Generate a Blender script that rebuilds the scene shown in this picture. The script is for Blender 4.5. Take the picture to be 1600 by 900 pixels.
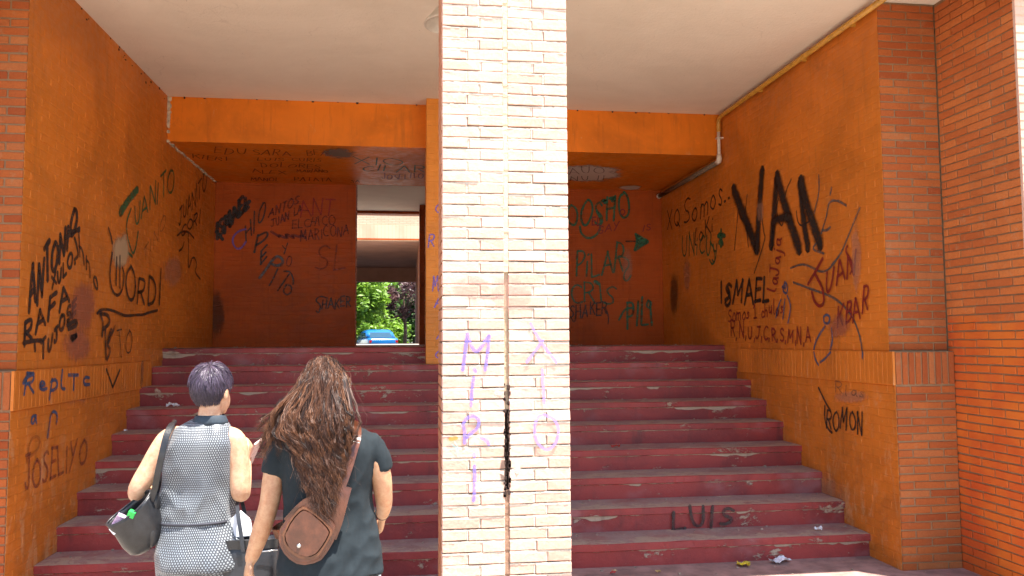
import bpy, bmesh, math, random
from math import sin, cos, pi, radians, sqrt, atan2
from mathutils import Vector, Matrix, noise as mnoise, Quaternion

random.seed(7)
for o in list(bpy.data.objects):
    bpy.data.objects.remove(o)
SC = bpy.context.scene
COL = SC.collection

# ------------------------------------------------------------------ camera
F, YAW, PIT, ROL = 1253.68, .1312, .0671, -.0052        # focal length in photo pixels, angles in radians
LAND = 1.6335                                            # level of the top landing above the pavement
CZ = LAND + .0459                                        # eye height

def ray(px, py):
    X, Y = px - 800, py - 450
    c, s = cos(ROL), sin(ROL)
    X, Y = c*X + s*Y, -s*X + c*Y
    xr, u = X/F, -Y/F
    c, s = cos(PIT), sin(PIT)
    yr, z = c - s*u, s + c*u
    c, s = cos(YAW), sin(YAW)
    return Vector((c*xr + s*yr, -s*xr + c*yr, z))

CAM = Vector((0, 0, CZ))
def on_x(px, py, X): r = ray(px, py); return CAM + r*(X/r.x)
def on_y(px, py, Y): r = ray(px, py); return CAM + r*(Y/r.y)
def on_z(px, py, Z): r = ray(px, py); return CAM + r*((Z-CZ)/r.z)

fw = ray(800, 450).normalized()
rt = (ray(801, 450) - ray(800, 450)).normalized()
up = (ray(800, 449) - ray(800, 450)).normalized()
cd = bpy.data.cameras.new('camera'); co = bpy.data.objects.new('camera', cd); COL.objects.link(co)
co.matrix_world = Matrix(((rt.x, up.x, -fw.x, 0), (rt.y, up.y, -fw.y, 0), (rt.z, up.z, -fw.z, CZ), (0, 0, 0, 1)))
cd.sensor_width = 36; cd.lens = F*36/1600; cd.clip_start = .05; cd.clip_end = 2000
SC.camera = co

# ------------------------------------------------------------------ sky, sun, exposure
SUN_EL, SUN_AZ = radians(73.5), radians(46)      # sun high behind the viewer, a little to the right
w = bpy.data.worlds.new('World'); SC.world = w; w.use_nodes = True
nt = w.node_tree
sky = nt.nodes.new('ShaderNodeTexSky'); sky.sky_type = 'NISHITA'; sky.sun_disc = False
sky.sun_elevation = SUN_EL; sky.sun_rotation = pi - SUN_AZ
bg = nt.nodes['Background']; bg.inputs['Strength'].default_value = .12
nt.links.new(sky.outputs[0], bg.inputs[0])
sd = bpy.data.lights.new('sun', 'SUN'); so = bpy.data.objects.new('sun', sd); COL.objects.link(so)
sd.energy = 5; sd.angle = radians(.53); sd.color = (1, .95, .87)
tosun = Vector((sin(SUN_AZ)*cos(SUN_EL), -cos(SUN_AZ)*cos(SUN_EL), sin(SUN_EL)))
so.rotation_euler = tosun.to_track_quat('Z', 'Y').to_euler(); so.location = (6, -10, 30)
SC.view_settings.view_transform = 'Standard'; SC.view_settings.look = 'None'
SC.view_settings.exposure = 1.8; SC.view_settings.gamma = 1
SC.cycles.max_bounces = 8; SC.cycles.diffuse_bounces = 5; SC.cycles.use_adaptive_sampling = True; SC.cycles.adaptive_threshold = .02; SC.cycles.transparent_max_bounces = 24

# ------------------------------------------------------------------ helpers
def tag(o, label=None, cat=None, group=None, kind=None):
    if label: o['label'] = label
    if cat: o['category'] = cat
    if group: o['group'] = group
    if kind: o['kind'] = kind
    return o

def link(name, mesh, parent=None, mat=None):
    o = bpy.data.objects.new(name, mesh); COL.objects.link(o)
    if parent is not None: o.parent = parent
    if mat is not None and mesh is not None:
        mesh.materials.clear(); mesh.materials.append(mat)
    return o

def empty(name, loc, label, cat, group=None):
    o = bpy.data.objects.new(name, None); COL.objects.link(o); o.location = loc
    o.empty_display_size = .1
    return tag(o, label, cat, group)

class MB:
    """collects vertices and faces, then builds one mesh (given in world space)"""
    def __init__(s): s.v = []; s.f = []; s.uv = []; s.rnd = []
    def quad(s, a, b, c, d, uv=None, r=0.):
        n = len(s.v); s.v += [tuple(a), tuple(b), tuple(c), tuple(d)]; s.f.append((n, n+1, n+2, n+3))
        s.uv.append(uv or ((0, 0), (1, 0), (1, 1), (0, 1))); s.rnd.append(r)
    def box(s, x0, x1, y0, y1, z0, z1, r=0.):
        p = [Vector((x, y, z)) for x in (x0, x1) for y in (y0, y1) for z in (z0, z1)]
        for q in ((0, 1, 3, 2), (4, 6, 7, 5), (0, 4, 5, 1), (2, 3, 7, 6), (0, 2, 6, 4), (1, 5, 7, 3)):
            s.quad(*[p[i] for i in q], r=r)
    def build(s, name, mat, parent=None, loc=None, smooth=False):
        me = bpy.data.meshes.new(name)
        off = Vector(loc) if loc is not None else (parent.location if parent is not None else Vector((0, 0, 0)))
        if parent is not None and parent.parent is not None and loc is None: off = parent.location + parent.parent.location
        me.from_pydata([(a[0]-off[0], a[1]-off[1], a[2]-off[2]) for a in s.v], [], s.f)
        ul = me.uv_layers.new(name='UVMap'); k = 0
        ra = me.attributes.new('rnd', 'FLOAT', 'FACE')
        for i, u in enumerate(s.uv):
            ra.data[i].value = s.rnd[i]
            for q in u: ul.data[k].uv = q; k += 1
        if smooth: me.polygons.foreach_set('use_smooth', [True]*len(me.polygons))
        me.update()
        o = link(name, me, parent, mat)
        if parent is None and loc is not None: o.location = loc
        return o

# ------------------------------------------------------------------ materials
def mat_new(name):
    m = bpy.data.materials.new(name); m.use_nodes = True
    nt = m.node_tree; b = nt.nodes['Principled BSDF']
    return m, nt, b
def N(nt, t, **kw):
    n = nt.nodes.new(t)
    for k, v in kw.items():
        if k.startswith('i_'):
            n.inputs[k[2:].replace('_', ' ')].default_value = v
        else: setattr(n, k, v)
    return n
def L(nt, a, b): nt.links.new(a, b)
def pos(nt, scale=(1, 1, 1)):
    g = N(nt, 'ShaderNodeNewGeometry'); v = N(nt, 'ShaderNodeVectorMath', operation='MULTIPLY')
    v.inputs[1].default_value = scale; L(nt, g.outputs['Position'], v.inputs[0]); return v.outputs[0]
def nz(nt, vec, scale, detail=4, rough=.6, dist=0):
    n = N(nt, 'ShaderNodeTexNoise'); n.inputs['Scale'].default_value = scale
    n.inputs['Detail'].default_value = detail; n.inputs['Roughness'].default_value = rough
    n.inputs['Distortion'].default_value = dist
    L(nt, vec, n.inputs['Vector']); return n.outputs['Fac']
def ramp(nt, fac, lo, hi, a=0., b=1.):
    m = N(nt, 'ShaderNodeMapRange'); m.interpolation_type = 'SMOOTHSTEP'
    for i, v in ((1, lo), (2, hi), (3, a), (4, b)): m.inputs[i].default_value = v
    L(nt, fac, m.inputs[0]); return m.outputs[0]
def mix(nt, fac, a, b, mode='MIX'):
    m = N(nt, 'ShaderNodeMix', data_type='RGBA', blend_type=mode)
    for s, v in ((m.inputs[0], fac), (m.inputs[6], a), (m.inputs[7], b)):
        if isinstance(v, (int, float)): s.default_value = v
        elif isinstance(v, tuple): s.default_value = (*v, 1) if len(v) == 3 else v
        else: L(nt, v, s)
    return m.outputs[2]
def math2(nt, op, a, b=None, c=None):
    m = N(nt, 'ShaderNodeMath', operation=op)
    for i, v in enumerate((a, b, c)):
        if v is None: continue
        if isinstance(v, (int, float)): m.inputs[i].default_value = v
        else: L(nt, v, m.inputs[i])
    return m.outputs[0]
def bump(nt, b, h, dist=.002, strength=.6):
    n = N(nt, 'ShaderNodeBump'); n.inputs['Distance'].default_value = dist; n.inputs['Strength'].default_value = strength
    L(nt, h, n.inputs['Height']); L(nt, n.outputs[0], b.inputs['Normal'])

def plain(name, col, rough=.6, var=.25, scale=12, metal=0, bmp=.001, spec=.5, coat=0):
    m, nt, b = mat_new(name); p = pos(nt)
    n = nz(nt, p, scale, 5); c = mix(nt, ramp(nt, n, .3, .7), tuple(x*(1-var) for x in col), tuple(min(1, x*(1+var)) for x in col))
    L(nt, c, b.inputs['Base Color']); b.inputs['Roughness'].default_value = rough; b.inputs['Metallic'].default_value = metal
    b.inputs['Specular IOR Level'].default_value = spec; b.inputs['Coat Weight'].default_value = coat
    if bmp: bump(nt, b, nz(nt, p, scale*6, 3), bmp, .5)
    return m

def paint_mat(name, col, dirt, rough=.42, scuff=(.62, .38, .2), spec=.35):
    """gloss paint over brick: uneven coats, grime, scuffs"""
    m, nt, b = mat_new(name); p = pos(nt)
    big = nz(nt, p, 1.1, 4, .65, .6); fine = nz(nt, p, 14, 4, .65); streak = nz(nt, pos(nt, (5, 5, .4)), 3.4, 4, .7)
    c = mix(nt, ramp(nt, big, .32, .68), tuple(min(1, x*1.12) for x in col), tuple(x*.82 for x in col))
    c = mix(nt, ramp(nt, fine, .5, .8, 0, .5), c, tuple(min(1, x*1.22) for x in col))
    c = mix(nt, ramp(nt, streak, .52, .78, 0, .42), c, dirt)
    z = N(nt, 'ShaderNodeSeparateXYZ'); L(nt, p, z.inputs[0])
    sc = nz(nt, pos(nt, (1, 1, .3)), 7, 6, .78, .8)
    low = ramp(nt, z.outputs[2], 2.4, .3, .0, .12)          # scuffs within reach of hands and feet
    c = mix(nt, ramp(nt, math2(nt, 'ADD', sc, low), .62, .76, 0, .5), c, scuff)
    c = mix(nt, ramp(nt, nz(nt, p, 46, 2, .5), .73, .77, 0, .8), c, scuff)
    c = mix(nt, ramp(nt, math2(nt, 'ADD', nz(nt, p, 2.6, 5, .75, .5), low), .6, .76, 0, .36), c, dirt)
    L(nt, c, b.inputs['Base Color'])
    L(nt, ramp(nt, fine, .3, .75, rough-.08, rough+.22), b.inputs['Roughness']); b.inputs['Specular IOR Level'].default_value = spec
    bump(nt, b, math2(nt, 'ADD', math2(nt, 'MULTIPLY', fine, .6), nz(nt, p, 90, 3)), .0022, .7)
    return m

def brick_mat(name, cols, mortar, src='obj', smear=.3, rough=.85, lowtint=None):
    m, nt, b = mat_new(name); p = pos(nt)
    if src == 'obj': r = N(nt, 'ShaderNodeObjectInfo').outputs['Random']
    else:
        a = N(nt, 'ShaderNodeAttribute', attribute_name='rnd'); r = a.outputs['Fac']
    cr = N(nt, 'ShaderNodeValToRGB'); L(nt, r, cr.inputs[0])
    el = cr.color_ramp.elements
    while len(el) < len(cols): el.new(.5)
    for i, c in enumerate(cols): el[i].position = i/(len(cols)-1); el[i].color = (*c, 1)
    c = cr.outputs[0]
    fine = nz(nt, p, 60, 5, .7); med = nz(nt, p, 13, 5, .7, .6); big = nz(nt, p, 1.7, 4)
    c = mix(nt, ramp(nt, fine, .35, .75, 0, .35), c, tuple(x*.62 for x in cols[0]))
    c = mix(nt, ramp(nt, med, .56, .7, 0, smear), c, mortar)
    c = mix(nt, ramp(nt, big, .45, .7, 0, .35), c, tuple(x*.7 for x in cols[0]))
    if lowtint:
        z = N(nt, 'ShaderNodeSeparateXYZ'); L(nt, p, z.inputs[0])
        e = math2(nt, 'ADD', z.outputs[2], math2(nt, 'MULTIPLY', nz(nt, p, 3.5, 4, .7), .5))
        c = mix(nt, ramp(nt, e, lowtint[1]+.3, lowtint[1]+.17, 0, .8), c, mix(nt, ramp(nt, big, .35, .65), lowtint[0], lowtint[2]))
    L(nt, c, b.inputs['Base Color']); b.inputs['Roughness'].default_value = rough
    b.inputs['Specular IOR Level'].default_value = .3
    bump(nt, b, math2(nt, 'ADD', math2(nt, 'MULTIPLY', med, 1.4), fine), .0035, .9)
    return m

def mortar_mat(name, col):
    m, nt, b = mat_new(name); p = pos(nt)
    c = mix(nt, nz(nt, p, 25, 5, .7), tuple(x*.65 for x in col), tuple(min(1, x*1.2) for x in col))
    L(nt, c, b.inputs['Base Color']); b.inputs['Roughness'].default_value = .95
    bump(nt, b, nz(nt, p, 70, 4, .7), .006, 1); return m

def spray_mat(name, col, soft=.35, alpha=.95, speck=.3, spray=0):
    """paint stroke: uv.y runs across the stroke, edges break up"""
    m, nt, b = mat_new(name); p = pos(nt)
    uv = N(nt, 'ShaderNodeUVMap', uv_map='UVMap'); s = N(nt, 'ShaderNodeSeparateXYZ'); L(nt, uv.outputs[0], s.inputs[0])
    d = math2(nt, 'MULTIPLY', math2(nt, 'ABSOLUTE', math2(nt, 'SUBTRACT', s.outputs[1], .5)), 2)
    n1 = nz(nt, p, 160 if not spray else 320, 3, .7); n2 = nz(nt, p, 11, 4, .7)
    e = math2(nt, 'ADD', d, math2(nt, 'MULTIPLY', math2(nt, 'SUBTRACT', n1, .5), .5 + spray))
    a = ramp(nt, e, 1-soft, 1.02, 1, 0)
    a = math2(nt, 'MULTIPLY', a, ramp(nt, n2, .3, .55, alpha*(1-speck), alpha)); a = math2(nt, 'MULTIPLY', a, ramp(nt, nz(nt, p, 55, 3, .7), .3, .48, .45, 1))
    L(nt, a, b.inputs['Alpha'])
    b.inputs['Base Color'].default_value = (*col, 1); b.inputs['Roughness'].default_value = .55
    return m

def smear_mat(name, col, alpha=.7, scale=14, stretch=(1, 1, .35)):
    m, nt, b = mat_new(name)
    uv = N(nt, 'ShaderNodeUVMap', uv_map='UVMap'); s = N(nt, 'ShaderNodeVectorMath', operation='DISTANCE')
    L(nt, uv.outputs[0], s.inputs[0]); s.inputs[1].default_value = (.5, .5, 0)
    n = nz(nt, pos(nt, stretch), scale, 5, .7)
    e = math2(nt, 'SUBTRACT', math2(nt, 'ADD', n, .42), math2(nt, 'MULTIPLY', s.outputs['Value'], 2.3))
    L(nt, ramp(nt, e, .02, .45, 0, alpha), b.inputs['Alpha'])
    b.inputs['Base Color'].default_value = (*col, 1); b.inputs['Roughness'].default_value = .7
    return m

ORANGE = (.57, .172, .020)
M = {}
M['orange'] = paint_mat('orange_gloss_paint', ORANGE, (.25, .085, .02))
M['beam'] = paint_mat('orange_beam_paint', (.68, .18, .010), (.30, .085, .015), .42, (.6, .36, .18), .25)
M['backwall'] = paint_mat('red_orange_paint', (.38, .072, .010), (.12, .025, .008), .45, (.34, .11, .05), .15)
M['column'] = paint_mat('column_paint', (.68, .24, .03), (.3, .1, .02), .4, (.7, .48, .3))
M['brick'] = brick_mat('orange_brick', [(.30, .064, .015), (.38, .092, .02), (.44, .125, .028), (.34, .078, .018), (.42, .14, .042)], (.34, .21, .11), 'obj', .35)
M['brick_j'] = brick_mat('orange_brick_joined', [(.40, .095, .035), (.50, .14, .045), (.56, .19, .06), (.44, .12, .045)], (.47, .33, .2), 'attr', .35)
M['pier'] = brick_mat('pier_brick', [(.45, .115, .028), (.52, .15, .036), (.58, .185, .046), (.48, .13, .032)], (.42, .26, .15), 'obj', .45,
                      lowtint=((.64, .155, .014), 1.85, (.52, .075, .012)))
M['pier_j'] = brick_mat('pier_brick_joined', [(.45, .115, .028), (.52, .15, .036), (.58, .185, .046), (.48, .13, .032)], (.42, .26, .15), 'attr', .3,
                        lowtint=((.64, .155, .014), 1.85, (.52, .075, .012)))
M['pale'] = brick_mat('pale_salmon_brick', [(.66, .395, .295), (.70, .45, .345), (.75, .52, .415), (.67, .40, .30), (.73, .50, .38), (.68, .42, .34)], (.74, .63, .5), 'obj', .55)
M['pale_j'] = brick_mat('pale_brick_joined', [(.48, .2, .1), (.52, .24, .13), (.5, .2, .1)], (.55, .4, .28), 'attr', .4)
M['sunlit_tone'] = brick_mat('sunlit_tone_brick', [(.66, .42, .30), (.73, .5, .38), (.70, .46, .34)], (.7, .6, .48), 'attr', .4)
M['mortar'] = mortar_mat('brown_mortar', (.29, .175, .09))
M['mortar_pale'] = mortar_mat('pale_mortar', (.66, .56, .45))
M['mortar_dark'] = mortar_mat('dark_joint', (.05, .025, .018))
def ceiling_mat():
    m, nt, b = mat_new('stained_ceiling_plaster'); p = pos(nt)
    c = mix(nt, ramp(nt, nz(nt, p, .8, 5, .65, .5), .35, .68), (.78, .705, .575), (.71, .635, .51))
    c = mix(nt, ramp(nt, nz(nt, pos(nt, (.4, 3, 1)), 2.5, 5, .7), .5, .75, 0, .35), c, (.80, .735, .61))
    c = mix(nt, ramp(nt, nz(nt, p, 2.2, 6, .75, 1.2), .64, .76, 0, .25), c, (.56, .47, .35))
    vo = N(nt, 'ShaderNodeTexVoronoi', feature='DISTANCE_TO_EDGE'); vo.inputs['Scale'].default_value = .42
    wv = N(nt, 'ShaderNodeVectorMath', operation='ADD'); L(nt, p, wv.inputs[0]); nn = N(nt, 'ShaderNodeTexNoise'); nn.inputs['Scale'].default_value = 2.2; L(nt, p, nn.inputs['Vector']); L(nt, nn.outputs['Color'], wv.inputs[1]); L(nt, wv.outputs[0], vo.inputs['Vector'])
    crack = math2(nt, 'MULTIPLY', ramp(nt, vo.outputs['Distance'], .004, .001), ramp(nt, nz(nt, p, 1.3, 2), .48, .56))
    c = mix(nt, math2(nt, 'MULTIPLY', crack, .12), c, (.28, .22, .16))
    c = mix(nt, ramp(nt, nz(nt, pos(nt, (2.2, 1, 1)), 26, 2, .5), .76, .79, 0, .7), c, (.18, .12, .08))
    L(nt, c, b.inputs['Base Color']); b.inputs['Roughness'].default_value = .9
    bump(nt, b, math2(nt, 'ADD', nz(nt, pos(nt, (.5, 2, 1)), 5, 5, .7), nz(nt, p, 40, 3)), .008, .6); return m
M['ceiling'] = ceiling_mat()
M['plaster'] = plain('raw_plaster', (.5, .42, .3), .95, .3, 20, bmp=.003)
M['pave'] = plain('pale_paving', (.36, .31, .26), .9, .12, 1.5)
M['dustfloor'] = plain('worn_red_floor', (.30, .19, .16), .85, .3, 6)
M['asphalt'] = plain('asphalt', (.06, .06, .06), .9, .2, 4)
M['crumb'] = plain('dark_crumb', (.02, .01, .008), .9, .2)
M['pipe_y'] = plain('ochre_pipe_paint', (.50, .25, .035), .4, .2, 20)
M['pipe_w'] = plain('pale_pipe', (.62, .55, .45), .5, .15, 30)
M['pipe_d'] = plain('dirty_pipe', (.16, .11, .07), .6, .3, 20)
M['lamp'] = plain('cream_enamel', (.55, .50, .42), .35, .08, 20, bmp=0)
M['bulb'] = plain('opal_glass', (.75, .74, .7), .2, .03, 10, bmp=0)

# ------------------------------------------------------------------ dimensions (metres; x right, y away from the viewer, z up)
XL, XR = -2.502, 3.58
D, T, R9 = 8.751, .351, .1815                 # landing edge, tread, riser
YB, YK = 8.72, 10.89                          # beam face, back wall
ZC, ZS = LAND + 2.652, LAND + 2.172           # ceiling, beam soffit
YPIL = 5.6                                    # pilaster faces
XPI = 4.06                                    # inner face of the right pier
YPIER = 4.8

# ------------------------------------------------------------------ ground
def sheet(name, x0, x1, y0, y1, z, mat, nx=1, ny=1, parent=None):
    m = MB()
    m.quad((x0, y0, z), (x1, y0, z), (x1, y1, z), (x0, y1, z))
    o = m.build(name, mat, parent)
    return o
tag(sheet('pavement', -400, 400, -400, 6.6, 0, M['pave']), kind='structure')
tag(sheet('portico_floor', -9, 10, YPIER, 6.6, .006, M['dustfloor']), kind='structure')
tag(sheet('landing', XL-.5, XR+.5, D-.04, 16.3, LAND-.004, M['dustfloor']), kind='structure')
tag(sheet('courtyard', -400, 400, 16.3, 42.5, LAND-.004, M['pave']), kind='structure')
tag(sheet('street', -600, 600, 42.5, 1500, LAND-.66, M['asphalt']), kind='structure')

# ------------------------------------------------------------------ bricks
_bm_cache = {}
def brick_mesh(l, d, h, var, mat, tag_=''):
    key = (round(l, 3), round(d, 3), round(h, 3), var, mat.name)
    if key in _bm_cache: return _bm_cache[key]
    rnd = random.Random(hash(key) & 0xffff)
    bm = bmesh.new(); bmesh.ops.create_cube(bm, size=1)
    for v in bm.verts:
        v.co = Vector((v.co.x*(l + rnd.uniform(-.004, .001)), v.co.y*d, v.co.z*(h + rnd.uniform(-.004, .002))))
        v.co.y += rnd.uniform(-.0015, .0015)
    bmesh.ops.bevel(bm, geom=list(bm.edges), offset=.0032, segments=1, affect='EDGES', clamp_overlap=True)
    me = bpy.data.meshes.new('brick'); bm.to_mesh(me); bm.free(); me.materials.append(mat)
    _bm_cache[key] = me; return me

def put_brick(parent, mat, cx, cy, cz, l, d, h, rz=0, upright=False):
    """l along the wall, d into the wall, h up"""
    me = brick_mesh(l, d, h, random.randrange(5), mat)
    o = bpy.data.objects.new('brick', me); COL.objects.link(o); o.parent = parent
    o.location = Vector((cx, cy, cz)) - parent.location
    o.rotation_euler = (random.gauss(0, .004), random.gauss(0, .006), rz + random.gauss(0, .004))
    return o

def brick_sheet(mb, org, u, v, n, W, H, course=.06, bl=.25, joint=.01, relief=.003, z0phase=0, soldier=False, inset=.0025, skip=None, phase=0):
    """flat wall of bricks standing `relief` proud of its joints, joined in one mesh; org lower corner on the brick-face plane"""
    org, u, v, n = Vector(org), Vector(u), Vector(v), Vector(n)
    b0 = org - n*relief
    mb.quad(b0, b0+u*W, b0+u*W+v*H, b0+v*H, r=.5)
    rows = []
    if soldier:
        k = int(round(W/course))
        rows = [(i*W/k+joint/2, (i+1)*W/k-joint/2, joint/2, H-joint/2) for i in range(k)]
    else:
        k = int(round(H/course)); ch = H/k
        for j in range(k):
            off = -(bl/2 if (j+phase) % 2 else 0) - .03
            a = off
            while a < W:
                p, q = max(a+joint/2, 0.0), min(a+bl-joint/2, W)
                if q-p > .02: rows.append((p, q, j*ch+joint/2, (j+1)*ch-joint/2))
                a += bl
    for (p, q, s, t) in rows:
        if skip and skip((p+q)/2, (s+t)/2): continue
        jt = [random.uniform(-.0012, .0012) for _ in range(4)]
        r = random.random(); up_ = n*random.uniform(-.0006, .0008)
        base = [b0+u*p+v*s, b0+u*q+v*s, b0+u*q+v*t, b0+u*p+v*t]
        i = inset
        top = [org+u*(p+i)+v*(s+i+jt[0])+up_, org+u*(q-i)+v*(s+i+jt[1])+up_, org+u*(q-i)+v*(t-i+jt[2])+up_, org+u*(p+i)+v*(t-i+jt[3])+up_]
        mb.quad(*top, r=r)
        for a in range(4): c = (a+1) % 4; mb.quad(base[a], base[c], top[c], top[a], r=r)

# --- centre pillar
PX0, PX1, PY0, PY1 = .185, .857, 4.18, 4.68
pil = empty('brick_pillar', ((PX0+PX1)/2, PY0+.25, 0), 'sunlit pale brick pillar with purple lettering and a vertical joint', 'pillar')
mid = (PX0+PX1)/2; gw = .022
m = MB()
m.box(PX0+.006, mid-gw/2-.004, PY0+.018, PY1-.008, 0, 4.2)
m.box(mid+gw/2+.004, PX1-.006, PY0+.018, PY1-.008, 0, 4.2)
m.build('pillar_core', mortar_mat('shaded_mortar', (.26, .17, .12)), pil)
m = MB(); rnd = random.Random(3)
for j in range(70):
    for half in (0, 1):
        xa, xb = (PX0+.002, mid-gw/2-.001) if half == 0 else (mid+gw/2+.001, PX1-.002)
        x = xa; ph_ = rnd.uniform(0, 9)
        while x < xb:
            x2 = min(xb, x+rnd.uniform(.010, .024)); g = .0018+.0036*mnoise.noise(Vector((x*9+ph_, j*3.7, half)))+rnd.uniform(-.0008, .0008)
            z0 = .06*j+.0525
            m.box(x, x2, PY0+.0012+rnd.uniform(-.001, .0018), PY0+.04, z0, z0+.0135-max(-.001, g)-.003, rnd.random()); x = x2
        jw = (mid-gw/2-PX0)*(.40 if (j+half) % 2 else .60)+(.008 if j % 7 == 3 else 0)
        x0 = PX0 if half == 0 else mid+gw/2
        m.box(x0+jw-.0045, x0+jw+(.0038 if rnd.random() < .6 else .002), PY0+.002+rnd.uniform(0, .003), PY0+.04, .06*j+.006, .06*j+.054)
tag(m.build('mortar_beds', M['mortar_pale'], pil), kind='stuff')
m = MB(); m.box(mid-gw/2-.003, mid+gw/2+.003, PY0+.045, PY1-.01, 0, 4.2); m.build('joint_gap', M['mortar_dark'], pil)
def strip(z0, z1, depth, mat, wob=.002):
    m = MB(); n = max(2, int((z1-z0)/.03))
    for i in range(n):
        a, b = z0+(z1-z0)*i/n, z0+(z1-z0)*(i+1)/n
        m.box(mid-gw/2-.002+random.uniform(-wob, wob), mid+gw/2+.001+random.uniform(-wob, wob), PY0+depth+random.uniform(-wob, wob), PY0+.06, a, b)
    return m.build('joint_filler', mat, pil)
zq = lambda py: on_y(790, py, PY0).z
strip(zq(425), 4.2, .001, mortar_mat('filler_cream', (.68, .55, .36)))
strip(zq(640), zq(425), .016, mortar_mat('filler_buff', (.5, .38, .25)))
strip(0, zq(765), .008, mortar_mat('filler_brown', (.34, .2, .13)))
m = MB(); rnd = random.Random(8)
for i in range(70):
    z = rnd.uniform(zq(775), zq(600)); sd_ = rnd.choice((-1, 1)); x = mid+sd_*(gw/2+rnd.uniform(-.002, .004)); r = rnd.uniform(.003, .008)
    m.box(x-r, x+r, PY0-.0012, PY0+.02, z-r*rnd.uniform(.6, 2), z+r*rnd.uniform(.6, 2))
tag(m.build('sooty_chips', M['mortar_dark'], pil), kind='stuff')
NC = 70
nvis = 0
hw = mid - gw/2 - PX0                     # width of one half
for j in range(NC):
    z = .06*j + .03
    vis = .42 < z < 3.7
    for half in (0, 1):
        x0 = PX0 if half == 0 else mid+gw/2
        a = hw*(.40 if (j+half) % 2 else .60)
        if j % 7 == 3: a += .008
        for (p, q) in ((0, a-.004), (a+.004, hw)):
            if vis: put_brick(pil, M['pale'], x0+(p+q)/2, PY0+.058+random.uniform(-.003, .002), z+random.gauss(0, .0012), q-p, .115, .051)
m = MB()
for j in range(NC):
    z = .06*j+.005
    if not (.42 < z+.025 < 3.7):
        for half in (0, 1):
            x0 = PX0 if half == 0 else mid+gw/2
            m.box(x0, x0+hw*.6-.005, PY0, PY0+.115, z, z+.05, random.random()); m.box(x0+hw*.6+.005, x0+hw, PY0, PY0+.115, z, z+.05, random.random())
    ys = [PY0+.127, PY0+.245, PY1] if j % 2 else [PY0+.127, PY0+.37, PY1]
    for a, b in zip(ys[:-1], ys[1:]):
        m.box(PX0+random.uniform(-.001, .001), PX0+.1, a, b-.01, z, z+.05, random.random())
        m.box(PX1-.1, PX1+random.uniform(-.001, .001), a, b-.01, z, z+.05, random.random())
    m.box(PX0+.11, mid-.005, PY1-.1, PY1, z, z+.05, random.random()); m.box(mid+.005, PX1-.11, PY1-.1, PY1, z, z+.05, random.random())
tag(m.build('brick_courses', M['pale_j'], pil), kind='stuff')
# mortar lump beside the open joint
def lump(name, mat, parent, c, r, seed, sub=2, squash=(1, 1, 1)):
    bm = bmesh.new(); bmesh.ops.create_icosphere(bm, subdivisions=sub, radius=1)
    for v in bm.verts:
        k = 1 + .35*mnoise.noise(v.co*1.7 + Vector((seed, 0, 0)))
        v.co = Vector((v.co.x*squash[0], v.co.y*squash[1], v.co.z*squash[2]))*r*k
    me = bpy.data.meshes.new(name); bm.to_mesh(me); bm.free()
    me.polygons.foreach_set('use_smooth', [True]*len(me.polygons))
    o = link(name, me, parent, mat); o.location = Vector(c) - (parent.location if parent else Vector((0, 0, 0))); return o
lump('mortar_patch', M['mortar_pale'], pil, on_y(807, 731, PY0+.012), .05, 3, 3, (.6, .3, 1.1))
lump('mortar_patch', M['mortar_pale'], pil, on_y(778, 614, PY0), .025, 5, 3, (.9, .14, 1.0))

# --- right pilaster and pier, left pilaster and pier
def bands(side):
    return (1.255, 1.509) if side < 0 else (1.345, 1.594)
def pilaster(side, label, vis):
    x_in = XL if side < 0 else XR
    x_out = -2.98 if side < 0 else XPI
    a, b = min(x_in, x_out), max(x_in, x_out)
    zb0, zb1 = bands(side)
    p = empty('brick_pilaster', ((a+b)/2, YPIL+.1, 0), label, 'pilaster')
    m = MB(); m.box(a+.004, b+(-.004 if side < 0 else 0), YPIL+.008, YPIL+.24, zb1, 4.28); m.box(a+.004, b-.002, YPIL-.062, YPIL+.23, 0, zb1-.001)
    m.build('mortar', M['mortar'], p)
    W = b-a; n = 0
    for z0, z1, fy in ((.0, zb0-.004, YPIL-.07), (zb1+.004, 4.27, YPIL)):
        k = int(round((z1-z0)/.0595)); ch = (z1-z0)/k
        for j in range(k):
            z = z0 + (j+.5)*ch
            edges = [0, .245, W] if j % 2 else [0, .12, .367, W]
            if side < 0: edges = [W-e for e in reversed(edges)]
            for s, t in zip(edges[:-1], edges[1:]):
                if t-s < .03: continue
                put_brick(p, M['brick'], a+(s+t)/2, fy+.0575, z+random.gauss(0, .001), t-s-.01, .115, ch-.0095)
    k = 9
    for i in range(k):
        c = W/k
        put_brick(p, M['brick'], a+(i+.5)*c, YPIL-.072+.0575, (zb0+zb1)/2, c-.011, .115, zb1-zb0-.012)
    return p
pilaster(1, 'brick pilaster at the right end of the orange wall, soldier course at eye level', True)
pilaster(-1, 'narrow brick pilaster at the left edge before the orange wall', True)

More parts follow.
